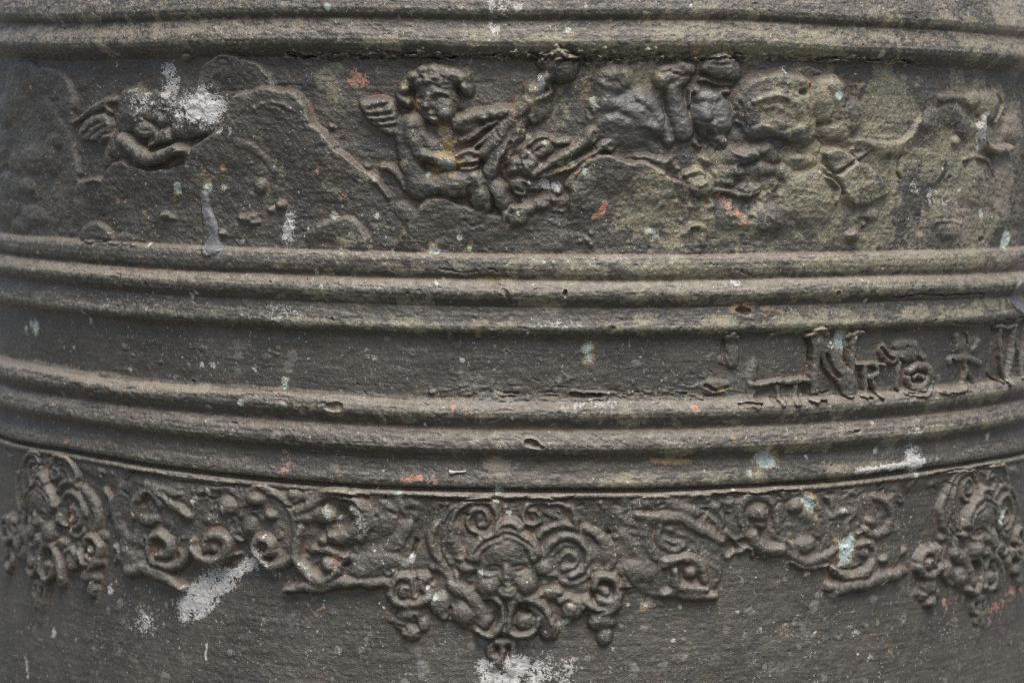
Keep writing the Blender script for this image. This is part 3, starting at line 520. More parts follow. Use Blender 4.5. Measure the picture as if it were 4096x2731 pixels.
pt('acanthus', s4); S([(990,410,.7),(940,560),(970,690),(1050,800),(1180,830)], 100, 26); B(1000,420,70,60,22); C([(1010,430),(1050,460)], 30, 10); B(1070,560,60,90,16); S([(1200,380),(1330,420),(1470,470)], 76, 30); C([(1310,460),(1400,490),(1480,480)], 24, 16); B(1400,400,110,50,16); B(1330,330,80,30,12)
pt('volute', s4); S([(1105,640,.8),(1110,510),(1190,430),(1270,460),(1300,540)], 66, 34); S([(1270,420,.8),(1380,520),(1540,620,.8)], 74, 36); C([(1160,520),(1220,460),(1260,520)], 46, 20); B(1220,660,105,70,34); C([(1140,690),(1220,720),(1310,690)], 30, 14); S([(1540,640),(1520,760),(1540,860)], 44, 16); B(1420,690,90,70,14)
pt('volute', s4); S([(1230,900,.8),(1250,810),(1330,785),(1395,850),(1370,930),(1300,940)], 70, 46); S([(1220,910,.8),(1270,1000),(1380,1035),(1490,985),(1560,870),(1570,820,.7)], 74, 42); C([(1270,850),(1280,900),(1310,920)], 26, 22); C([(1190,830),(1200,890)], 34, 16)
pt('acanthus', s4); B(1070,960,110,130,34); B(1080,840,100,60,24); S([(1050,1060,.9),(1180,1045),(1290,1090),(1420,1155,.8),(1490,1190,.5)], 100, 42); B(1090,1050,90,60,38); C([(1180,990),(1260,1020),(1330,1060)], 16, 14)
B(1020,870,40,70,8,0,'add')
tile(2400, 1847, 2)
s5 = pt('scroll'); P([(120,330),(400,290),(820,290),(960,420),(980,700),(930,1000),(600,1080),(250,1020),(130,800)], 16, 40)
pt('acanthus', s5); S([(290,340,.8),(430,312),(590,345),(720,400),(810,390,.6)], 84, 26); S([(300,420),(400,430),(520,430),(650,445),(750,520),(860,565),(950,640,.7)], 84, 32); B(190,320,60,50,20); B(330,440,90,50,16); S([(800,280),(870,310),(900,360)], 60, 20); B(910,350,46,46,30); B(1040,300,40,30,12)
pt('volute', s5); S([(470,480),(450,570),(490,660),(570,700),(650,660)], 64, 28); S([(480,590),(560,630),(640,620)], 44, 24); B(555,530,56,46,24); B(740,690,60,50,24); S([(700,470),(780,540),(820,640)], 60, 14)
S([(880,440),(930,500),(900,580)], 40, 22); S([(640,560),(720,600),(790,690)], 36, 20); S([(160,420),(230,480),(330,500)], 54, 22); C([(420,500),(420,620),(480,720)], 16, 12); C([(640,480),(740,560),(830,610)], 14, 10)
pt('volute', s5); S([(510,800),(600,770),(700,760),(780,830),(820,920)], 74, 40); S([(570,850,.8),(580,940),(660,1000),(760,1015),(830,1000,.7)], 72, 40); B(700,870,70,62,42); C([(560,840),(600,800),(660,800)], 14, 10); C([(640,840),(650,920)], 24, 18)
pt('acanthus', s5); S([(505,1045,.7),(600,1015),(730,1055),(900,1062,.7)], 84, 34); B(300,870,190,120,34); B(250,980,110,60,24); S([(370,450),(350,580),(410,700),(520,780)], 100, 26); S([(180,560),(240,660),(330,760)], 90, 22); C([(190,900),(240,980)], 20, 12); B(40,720,80,110,22); S([(870,600),(940,720),(910,860)], 60, 16); B(210,570,60,60,16); C([(40,540),(60,570)], 46, 22); C([(150,1010),(260,1010)], 26, 18)
s6 = pt('scroll'); P([(1000,480),(1100,270),(1400,250),(1700,260),(1830,420),(1840,740),(1700,840),(1560,800),(1400,720),(1200,620),(1050,600)], 15, 40)
pt('volute', s6); S([(1105,490,.7),(1110,360),(1200,275),(1310,285),(1395,390),(1400,540,.7)], 76, 28); S([(970,640),(1010,560),(1090,520)], 60, 14)
pt('ball', s6); B(1250,410,92,84,50); B(1255,500,70,46,38); PIT(1215,310,18,18,12)
pt('leaf', s6); S([(1200,580,.8),(1240,650),(1320,690),(1430,700,.9)], 95, 38); B(1385,700,55,46,30); S([(1330,540),(1400,600),(1470,640)], 60, 20); B(1440,500,40,60,16)
pt('volute', s6); S([(1440,440,.8),(1430,310),(1530,248),(1660,285),(1750,390),(1790,520),(1800,660,.7)], 60, 22); B(1510,500,60,30,20)
pt('ball', s6); B(1540,345,72,72,42)
pt('leaf', s6); S([(1610,420),(1690,470),(1720,560)], 80, 26); B(1620,655,95,80,36); S([(1520,660,.8),(1545,750),(1630,790),(1750,770),(1870,690,.7)], 70, 28); S([(1520,800,.6),(1600,835),(1700,832),(1800,820,.6)], 40, 24); B(1470,620,46,60,20); S([(1850,300),(1840,450),(1850,600)], 40, 12)
s7 = pt('scroll'); P([(1830,300),(2000,270),(2250,250),(2380,400),(2380,800),(2200,920),(1900,960),(1830,800)], 16, 40)
pt('volute', s7); S([(2080,540,.7),(2180,585),(2270,530),(2300,420),(2250,300),(2160,280,.7)], 74, 30); B(2140,480,66,56,34); C([(2210,370),(2215,420)], 26, 14)
pt('acanthus', s7); S([(1840,430),(1930,400),(2010,400)], 70, 24); S([(1950,560),(1955,480),(2000,420)], 50, 26); B(2035,570,34,34,28); B(2120,330,80,40,16)
pt('ball', s7); B(2240,770,48,42,36); B(2200,620,60,50,16)
pt('volute', s7); S([(2050,660),(2120,640),(2170,700),(2150,800),(2090,880),(1980,915),(1880,895),(1830,840,.7)], 60, 34); B(2085,720,60,60,30); C([(1900,850),(1990,860),(2090,830)], 18, 14)
pt('acanthus', s7); S([(1815,1000,.8),(1930,1000),(2080,970),(2230,920),(2352,890)], 88, 34); B(2300,760,90,110,22); B(2330,560,60,120,14); B(1960,720,90,90,10)
to(0)
def fill(name, xs, n, tl, seed):
    n = int(n*1.35)
    tile(*tl); rr = np.random.RandomState(seed); to(name)
    for i in range(n):
        x = xs[0]+rr.rand()*(xs[1]-xs[0]); y = xs[2]+rr.rand()*(xs[3]-xs[2]); q = (xs[3]-xs[2])/100
        if i % 2: B(x, y, (4+rr.rand()*9)*q, (3+rr.rand()*6)*q, 9+rr.rand()*13, rr.rand()*90)
        else:
            t0 = rr.rand()*6.3; r0 = (5+rr.rand()*7)*q
            S([(x+r0*math.cos(t0+s_*.9), y+r0*math.sin(t0+s_*.9), 1-.15*s_) for s_ in range(4)], (5+rr.rand()*4)*q, 12+rr.rand()*12)
fill(s1, (830, 2150, 360, 1400), 34, (900, 1847, 3), 1); fill(s2, (60, 850, 330, 1150), 22, (900, 1847, 3), 2)
fill(s4, (960, 1540, 330, 1050), 26, (0, 1747, 2), 3); fill(s3, (1560, 1950, 420, 900), 14, (0, 1747, 2), 4)
fill(s5, (170, 920, 300, 1000), 34, (2400, 1847, 2), 5); fill(s6, (980, 1800, 260, 760), 26, (2400, 1847, 2), 6); fill(s7, (1830, 2400, 240, 900), 24, (2400, 1847, 2), 7)
tile(2400, 1847, 2); to(s5)
for q in ([(930,380),(980,460),(960,560)], [(950,700),(1000,760),(1060,720)], [(960,300),(1020,350),(1090,330)], [(1000,560),(1060,620),(1120,600)]): S(q, 40, 18)
to(s6)
for q in ([(1800,260),(1850,340),(1830,430)], [(1810,560),(1860,640),(1830,720)], [(1690,560),(1760,620),(1740,700)]): S(q, 40, 18)
tile(0, 1747, 2); to(s4)
for q in ([(860,420),(900,520),(880,620)], [(930,860),(960,920),(940,980)], [(1560,420),(1590,520),(1580,600)]): S(q, 44, 18)
# thin web of metal that ties the casts together under the fillet
to(0)
tile(0, 0, 1)
for q in ([(0,1790),(160,1830),(320,1860),(640,1925),(960,1965),(1300,1995),(1640,2010),(2050,2012),(2500,2008),(2900,2000),(3300,1965),(3650,1920),(4096,1850)],):
    S([(x, y, .8+.4*math.sin(x*.013)) for x, y in q], 105, 11, pid=0, e=.8)
rr = np.random.RandomState(31)
for i in range(150):
    x = rr.rand()*4096; y = np.interp(x, [0,160,320,640,960,1300,1640,2050,2500,2900,3300,3650,4096], [1790,1830,1860,1925,1965,1995,2010,2012,2008,2000,1965,1920,1850])-4+rr.rand()*46
    if i % 3: B(x, y, 10+rr.rand()*24, 8+rr.rand()*14, 10+rr.rand()*14, rr.randn()*30, pid=0)
    else: C([(x, y), (x+10+rr.rand()*30, y+rr.randn()*14)], 7+rr.rand()*8, 8+rr.rand()*10)
GS[:] = [1., 1., 1.]
# flat fillet over the ornament, broken in places
tile(0, 0, 1)
for q in ([(1660,1972),(1800,1982),(1960,1985)], [(2020,1984),(2150,1984),(2280,1978)], [(1340,1958),(1480,1968)], [(520,1870),(640,1890),(800,1915),(940,1930)], [(2850,1965),(3060,1955),(3180,1945)], [(3700,1885),(3850,1860),(3990,1835)]):
    C([(x, y+14) for x, y in q], 10, 10); S([(x, y) for x, y in q], 20, 7, 'add', pid=0)
# ------------------------------------------------------------------ deposits and stains (places on the bell)
tile(0, 0, .57426)
def sl(kind, pts, r, v=1.): stain(kind, pts, r, v)
st('white', (388,165,20,.8),(392,195,22,.85),(388,215,16,.7),(320,225,24,.5),(345,240,26,.55),(395,250,34,.62),(440,235,30,.75),(470,225,30,.85),(485,250,36,1.),(490,270,26,1.),(455,262,30,.85),(420,270,26,.6),(470,285,20,.7),(335,265,24,.45),(505,290,14,.6),(330,1432,30,.62),(300,1440,14,.5),
   (2085,1045,24,.95),(2095,1060,22,1.),(2085,985,24,.55),(2070,990,16,.5),(2100,430,20,.5),(2140,452,20,.55),(2175,465,20,.55),(2200,470,16,.5),(2050,420,14,.5),(2252,492,10,.9),(2275,500,8,.7),
   (1185,1535,26,1.),(1175,1560,24,1.),(1115,1545,24,.8),(1130,1565,30,.9),(1235,1550,30,.75),(1255,1525,22,.65),(1300,1545,26,.6),(1205,1520,12,.9),(650,712,28,.5),(690,718,20,.45),(625,720,16,.4),(1798,160,8,1.),(1252,424,10,1.),(1275,430,9,.9),(1218,420,7,.8),(1138,72,12,.75),(1128,62,8,.7),(1145,8,26,.6),(1185,12,14,.5),(522,1165,10,.9),(485,1125,8,.8),(945,1280,8,1.),(1955,1440,10,.7),(1962,1455,10,.6),(855,825,20,.35),(845,845,14,.35),(450,1150,6,.9),(785,1190,14,.5),(1005,578,5,.9),(1250,600,5,.8),(255,700,8,.7),(205,715,9,.7),(210,735,8,.7),(110,688,14,.45),(170,797,7,.7),(60,1520,7,.7),(2110,1245,8,.5),(1720,465,9,.4),(1560,500,8,.4),(1240,375,6,.6),(2010,860,8,.6),(1900,790,8,.5),(480,430,6,.5),(1055,545,6,.9),(1015,335,7,.6),(1360,250,6,.5),(1745,1440,8,.5),(1630,1400,9,.45),(1440,1385,8,.4),(825,1510,9,.5),(780,1500,12,.5),(740,1390,6,.4),(820,1385,7,.4),(265,700,5,.6),(770,590,4,.8))
sl('white', [(585,1288),(560,1305),(530,1325),(505,1345)], 16, .8); sl('white', [(510,1330),(470,1365),(425,1395)], 30, .85); sl('white', [(500,1375),(455,1415)], 12, .8); sl('white', [(600,1260),(610,1290),(640,1320)], 12, .5)
sl('white', [(674,498),(660,545)], 14, .75); sl('white', [(1960,1078),(2040,1068),(2110,1056)], 7, 1.); sl('white', [(2258,262),(2245,290),(2250,335)], 9, .7); sl('white', [(1225,743),(1280,745),(1345,745)], 7, .55); sl('white', [(1280,935),(1400,925)], 9, .4); sl('white', [(1650,645),(1690,650)], 6, .5); sl('white', [(820,1160),(840,1200),(825,1230)], 12, .55); sl('white', [(700,1290),(720,1330)], 8, .4); sl('white', [(55,1490),(65,1560)], 5, .5); sl('white', [(475,1480),(474,1515)], 3, .8); sl('white', [(560,725),(700,735)], 7, .25); sl('white', [(2420,760),(2430,800)], 8, .3)
st('verdigris', (82,750,16,.9),(72,742,10,.8),(172,796,7,.6),(412,430,9,1.),(415,440,8,.8),(480,432,8,.9),(995,572,8,1.),(1080,574,6,.9),(1750,1048,22,.95),(1765,1055,16,.9),(1740,1040,12,.7),(1845,1150,14,1.),(1855,1162,12,.9),(1940,1255,22,1.),(1935,1275,18,1.),(1945,1235,12,.9),(1925,1290,10,.8),(1910,1360,9,.9),(2312,548,20,1.),(2305,560,14,.9),(1345,800,12,.8),(1350,825,10,.6),(655,870,8,.8),(655,885,8,.8),(765,1180,12,.8),(760,1165,8,.6),(920,1135,10,.7),(1143,1122,9,.9),(1140,1150,7,.7),(1290,1435,10,.75),(1300,1425,9,.6),(1925,775,18,.9),(1935,790,12,.8),(1490,535,10,.7),(1508,540,10,.7),(1500,550,8,.6),(2265,1000,10,.7),(238,1090,6,.9),(1205,300,8,.6),(1215,310,6,.8),(1250,330,7,.7),(1028,372,12,.8),(1015,370,7,.9),(1040,377,8,.9),(985,400,6,.9),(1090,400,6,.6),(1340,390,5,.8),(2290,1180,14,.8),(2280,1195,10,.8),(125,1455,10,.7),(1360,230,8,.7),(1345,190,9,.5),(2065,830,8,.5),(1870,780,10,.6),(2050,50,5,.8),(1000,1370,7,.9),(950,1190,6,.7),(1660,1290,5,.4),(2000,1300,8,.5),(60,755,8,.6),(300,845,8,.6),(210,885,10,.45),(1980,690,6,.8),(1130,1250,4,.6),(2015,1430,8,.5),(1270,600,4,.7),(1560,1390,6,.5),(1480,1385,10,.5),(1800,1440,14,.35),(1290,375,9,.5),(1310,370,8,.6),(345,560,6,.9),(515,430,8,.6),(1205,1120,6,.5),(1930,1170,8,.6),(1180,1110,5,.6),(1160,500,4,.7))
st('ochre', (1000,565,7,.9),(990,560,7,.8),(1080,562,7,.9),(235,602,14,.6),(240,590,8,.6),(1500,1060,8,.8),(1680,705,10,1.),(1705,700,8,.9),(1720,698,6,.8),(1100,768,10,.6),(1645,728,8,.7),(1020,300,14,.7),(1035,330,22,.75),(1020,365,22,.8),(1050,370,18,.8),(1000,395,16,.6),(1040,398,10,.7),(960,245,10,.6),(965,232,8,.6),(1000,460,8,.6),(515,386,8,1.),(410,445,9,.8),(408,460,8,.7),(480,425,10,.7),(275,465,6,.8),(290,462,5,.8),(335,487,6,.8),(500,400,9,.6),(1350,795,12,.6),(1360,815,10,.6),(1345,835,9,.6),(1230,1230,6,.3),(1860,1140,12,.7),(1870,1160,8,.7),(1915,1240,16,.5),(1950,1290,14,.5),(1480,1380,14,.5),(1440,1385,8,.4),(1000,575,12,.5),(1260,270,10,.4),(1200,285,8,.5),(1380,230,6,.5),(2045,1500,10,.6),(1760,700,8,.5),(1870,505,8,.5),(1590,500,6,.4),(1130,880,5,.4),(1070,575,9,.5),(1190,500,8,.6),(1170,515,7,.5),(1125,640,12,.5),(600,660,6,.6),(445,395,6,.5),(470,395,8,.5),(560,1395,6,.2),(1325,400,12,.4),(1275,320,12,.5),(1800,1160,8,.3),(2240,560,14,.3),(2330,590,12,.4),(1290,210,9,.6),(1460,300,6,.5),(1650,210,10,.4),(1690,205,10,.4),(1280,1205,8,.3),(1350,1180,9,.4))
sl('ochre', [(1498,1060),(1540,1058),(1580,1062)], 6, 1.); sl('ochre', [(1100,640),(1160,638),(1185,636)], 5, .7); sl('ochre', [(1740,708),(1790,712)], 5, .8); sl('ochre', [(1850,1150),(1870,1190)], 5, .6); sl('ochre', [(1990,700),(2200,690)], 5, .2); sl('ochre', [(1200,310),(1180,250),(1240,200)], 6, .5); sl('ochre', [(1265,405),(1350,365)], 5, .6); sl('ochre', [(1320,240),(1360,180)], 8, .5); sl('ochre', [(1520,1385),(1470,1395)], 6, .6)
st('orange', (815,165,9,.8),(822,180,14,.9),(838,188,12,.9),(808,188,8,.8),(660,1070,11,.8),(650,1082,8,.6),(665,1060,7,.8),(775,1275,10,.6),(770,1300,9,.5),(775,1080,8,.5),(2168,1385,8,.9),(2175,1395,7,.7),(720,385,8,.4),(735,395,6,.7),(1660,462,8,.9),(1672,472,8,.8),(1690,488,9,.8),(1704,507,7,.9),(1650,452,6,.7),(1150,1062,16,.3),(1765,70,8,.3),(1230,1095,6,.5),(1720,565,6,.6),(885,1262,5,.5),(1000,1240,4,.6),(760,1255,6,.5),(930,1470,5,.4),(1230,765,5,.3),(960,1405,5,.3))
sl('orange', [(1387,470),(1380,485),(1362,500)], 7, .9); sl('orange', [(925,1101),(965,1098),(1000,1105)], 6, .85); sl('orange', [(1035,930),(1060,938),(1080,946)], 6, .5); sl('orange', [(178,1160),(172,1190),(172,1215)], 5, .8); sl('orange', [(2275,1400),(2310,1375),(2345,1350)], 16, .55); sl('orange', [(710,1390),(740,1396)], 5, .5); sl('orange', [(2200,1350),(2190,1420)], 6, .4); sl('orange', [(870,1405),(1000,1402)], 5, .25)
st('grey', (1440,250,60,.8),(1390,230,46,.6),(1480,280,60,.95),(1420,300,40,.7),(1545,250,36,.9),(1560,300,36,.9),(1500,320,40,.7),(1630,255,46,.95),(1655,285,36,.95),(1620,300,30,.8),(1700,300,18,.9),(1730,305,20,.9),(1775,315,24,1.),(1820,312,20,.9),(1840,300,12,.9),(605,1172,6,.5))
sl('paint', [(470,450),(478,480),(488,520),(495,550)], 11, 1.); sl('paint', [(490,560),(502,575)], 16, 1.); sl('paint', [(2325,640),(2318,680),(2345,720)], 10, 1.); sl('grey', [(590,1200),(592,1180)], 6, .6)
st('olive', (1500,430,50,.8),(1470,480,60,.7),(1560,470,50,.6),(1850,250,100,.9),(1890,330,80,1.),(1820,350,50,.7),(2020,250,90,1.),(2050,330,90,.9),(1880,450,90,1.),(1840,480,60,.9),(2000,500,110,.8),(2180,400,130,.8),(2250,250,110,.8),(1730,430,60,.5),(1620,400,50,.7),(1660,375,40,.5),(1480,180,40,1.),(1760,270,60,.7),(1640,150,40,.5),(1600,500,60,.6),(1540,540,50,.6),(1720,540,70,.7),(2250,520,90,.8),(740,340,46,.4),(630,395,36,.5),(690,350,20,.5),(760,420,30,.5),(850,440,40,.35),(800,550,40,.4),(760,200,40,.45),(660,170,20,.4),(1090,200,50,.5),(1120,180,30,.5),(1290,270,40,.6),(1220,230,30,.6),(1300,330,30,.5),(1400,140,60,.5),(860,380,60,.3),(1330,430,40,.5),(1010,540,60,.3),(570,440,14,.5),(640,400,18,.6),(560,350,50,.3))
sl('olive', [(1200,100),(1500,115),(1900,120)], 24, .75); sl('olive', [(250,110),(700,95),(1200,85)], 22, .4); sl('olive', [(1500,50),(1900,60),(2300,80)], 40, .6); sl('olive', [(0,60),(300,60),(600,45)], 30, .4); sl('olive', [(1300,625),(1700,622),(2300,590)], 26, .75); sl('olive', [(600,600),(900,615),(1300,620)], 22, .45); sl('olive', [(1150,690),(1700,680),(2300,650)], 18, .55); sl('olive', [(500,660),(1000,690)], 14, .5); sl('olive', [(650,735),(1000,745),(1180,745)], 12, .55); sl('olive', [(1400,740),(1900,735),(2300,690)], 22, .6); sl('olive', [(700,935),(1200,960),(1700,960),(2300,900)], 20, .45); sl('olive', [(1500,1035),(1800,1025),(2300,960)], 18, .6); sl('olive', [(1400,1105),(1900,1085),(2000,1070)], 18, .6); sl('olive', [(900,1010),(1200,1020)], 12, .4); sl('olive', [(1200,600),(1900,600)], 10, .5)
st('tan', (2300,40,90,.9),(2150,20,70,.6),(2330,120,60,.8),(2320,300,90,.8),(2300,430,90,.8),(2200,500,80,.7),(2100,560,70,.6),(2320,560,70,.6),(2330,640,60,.7),(2250,330,80,.5),(1148,1072,22,.95),(1120,1068,18,.6),(1180,1065,14,.5),(300,1435,30,.2),(1050,930,40,.5),(980,925,30,.4),(1960,350,60,.4))
sl('tan', [(0,20),(300,10),(700,5)], 26, .45); sl('tan', [(0,85),(300,75),(700,65)], 24, .6); sl('tan', [(700,70),(1150,55),(1500,70)], 20, .4); sl('tan', [(1500,80),(1900,85),(2300,110)], 26, .4); sl('tan', [(700,12),(1500,8),(2100,20)], 16, .4); sl('tan', [(0,825),(150,850),(300,885),(480,895)], 12, .9); sl('tan', [(1900,1078),(2050,1065)], 12, .6); sl('tan', [(1700,640),(2000,638),(2352,610)], 10, .6); sl('tan', [(0,600),(200,620),(420,640)], 9, .7); sl('tan', [(700,1180),(830,1150)], 10, .1)
# dried specks everywhere
r2 = np.random.RandomState(99)
sl('paint', [(1245,184),(1244,200),(1242,218)], 7, 1.)
tile(0, 0, 1)
for i in range(1150):
    x, y = r2.rand()*4096, r2.rand()*2731; k = ('white', 'verdigris', 'ochre', 'tan', 'orange')[int(r2.choice(5, p=[.36, .3, .16, .12, .06]))]
    dens = vnoise(np.array([x/420.]), np.array([y/260.]), 5)[0]
    if dens < -.15+.5*r2.rand(): continue
    stain(k, [(x, y)], 2.5+r2.rand()**3.5*14, .45+.5*r2.rand())
for i in range(420):                                               # thin scabs on the waist and the inscription band
    y = 2010+r2.rand()*720 if i < 330 else 1380+r2.rand()*200; x = 250+r2.rand()*3800
    if i < 330 and y < 2360 and r2.rand() < .8: continue
    rx, ry = 6+r2.rand()**2*22, 5+r2.rand()**2*15; n = 7
    pts = [(x+rx*math.cos(2*math.pi*q/n)*(.5+r2.rand()), y+ry*math.sin(2*math.pi*q/n)*(.5+r2.rand())) for q in range(n)]
    P(pts, 1.0+r2.rand()*1.4, 3.5, 'add', pid=0)
    if r2.rand() < .6: stain('flake', [(x, y)], max(rx, ry)*.8, .5+.5*r2.rand())
    if r2.rand() < .12: C([(x, y), (x+4, y+3)], 8+r2.rand()*6, 6+r2.rand()*8)
for i in range(70):                                                # faint scuffs
    x, y = r2.rand()*4096, 2150+r2.rand()*580 if i < 50 else 1380+r2.rand()*220
    stain('flake', [(x-r2.rand()*60, y), (x+r2.rand()*60, y+r2.randn()*14)], 12+r2.rand()*40, .25+.3*r2.rand())
for i in range(260):                                               # pores
    x, y = r2.rand()*4096, r2.rand()*2731; q = 3+r2.rand()**4*6
    B(x, y, q, q*.8, 3+r2.rand()*6, 0, 'cut', e=.8)

# ------------------------------------------------------------------ the finished height of every point
OFF = off(Bb)
def blur(X, r):
    for ax in (0, 1):
        p_ = np.pad(X, [(r+1, r) if i == ax else (0, 0) for i in (0, 1)], mode='edge').astype(np.float64)
        c_ = np.cumsum(p_, axis=ax)
        X = ((c_[2*r+1:] - c_[:-2*r-1]) if ax == 0 else (c_[:, 2*r+1:]-c_[:, :-2*r-1]))/(2*r+1)
    return X.astype(np.float32)
band = (Bb > 1364) & (Bb < 1600)
waist = Bb > 1994
frieze = (Bb > 240) & (Bb < 1016)
low = blur(H, 1); H = np.where(frieze | waist, low, H)
ROUGH = 2.6*fbm(140, 110, 31, 3) + 1.5*fbm(34, 30, 41, 2) + .9*fbm(13, 11, 51, 2)
fine = np.where(frieze, 1.7, np.where(waist | band, .8, 1.1))
STREAK = 1.0*vnoise(A/150, Bb/9, 61)+.7*vnoise(A/60+9, Bb/5.5, 62)
raised = np.clip(H/20, 0, 1)
H += raised*(np.where(frieze, 1.3, 1.7)*fbm(30, 26, 75, 3)+1.3*vnoise(A/10, Bb/10, 77))
H += (1-.35*raised)*(ROUGH*fine + (1-.85*raised)*np.where(waist | (band & (A < 300)), .62*STREAK, .35*STREAK))
peel = fbm(120, 26, 91, 3); slope = np.gradient(OFF, axis=0)/np.maximum(np.gradient(Bb, axis=0), 1e-3)
H += np.clip(peel*9, -1, 1)*np.where(slope > .3, 1.1, np.where(frieze, .8, .45))
dent = fbm(26, 12, 71, 2); H -= np.where(~frieze & ~waist & ~band, 2.6*np.clip(dent-.6, 0, 1)*2, 0)
HT = H+OFF
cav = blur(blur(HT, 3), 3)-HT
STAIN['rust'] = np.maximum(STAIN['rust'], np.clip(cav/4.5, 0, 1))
ring = ~frieze & ~waist & ~band
STAIN['worn'] = np.clip(-cav/4.5, 0, 1)*np.where(ring, 1., .38)  # wear plus painted highlight on convex edges, strongest on the moulding noses
STAIN['dust'] = np.where(ring, 1., .4).astype(np.float32)
for k in ('white', 'verdigris', 'ochre', 'orange'):               # loose crusts stand a little proud
    H += STAIN[k]*(.7+.9*vnoise(A/7, Bb/7, 81))*1.1

r_ = (base_r(Bb)+OFF+H)*NU; th = A/RN
X = r_*np.sin(th); Y = -r_*np.cos(th); Z = b2z(Bb)+wave(th, Bb)*NU
POS = np.stack([X, Y, Z], -1)
du = np.gradient(POS, axis=1); dv = np.gradient(POS, axis=0)
NRM = np.cross(dv, du); NRM /= np.linalg.norm(NRM, axis=-1, keepdims=True)+1e-12

# bands of the wall itself
BANDS = [(-1e9, 'shoulder'), (-100, 'moulding'), (81, 'moulding'), (238, 'frieze_band'), (1014, 'moulding'), (1119, 'moulding'), (1229, 'moulding'),
         (1364, 'inscription_band'), (1598, 'moulding'), (1712, 'moulding'), (1842, 'moulding'), (1954, 'fillet'), (1992, 'waist')]
bid = np.searchsorted([b_[0] for b_ in BANDS], gb, 'right')-1
LAB = np.where(LAB == 0, bid[:, None], LAB)
for i, b_ in enumerate(BANDS): PARTS[i] = [b_[1], None, None]

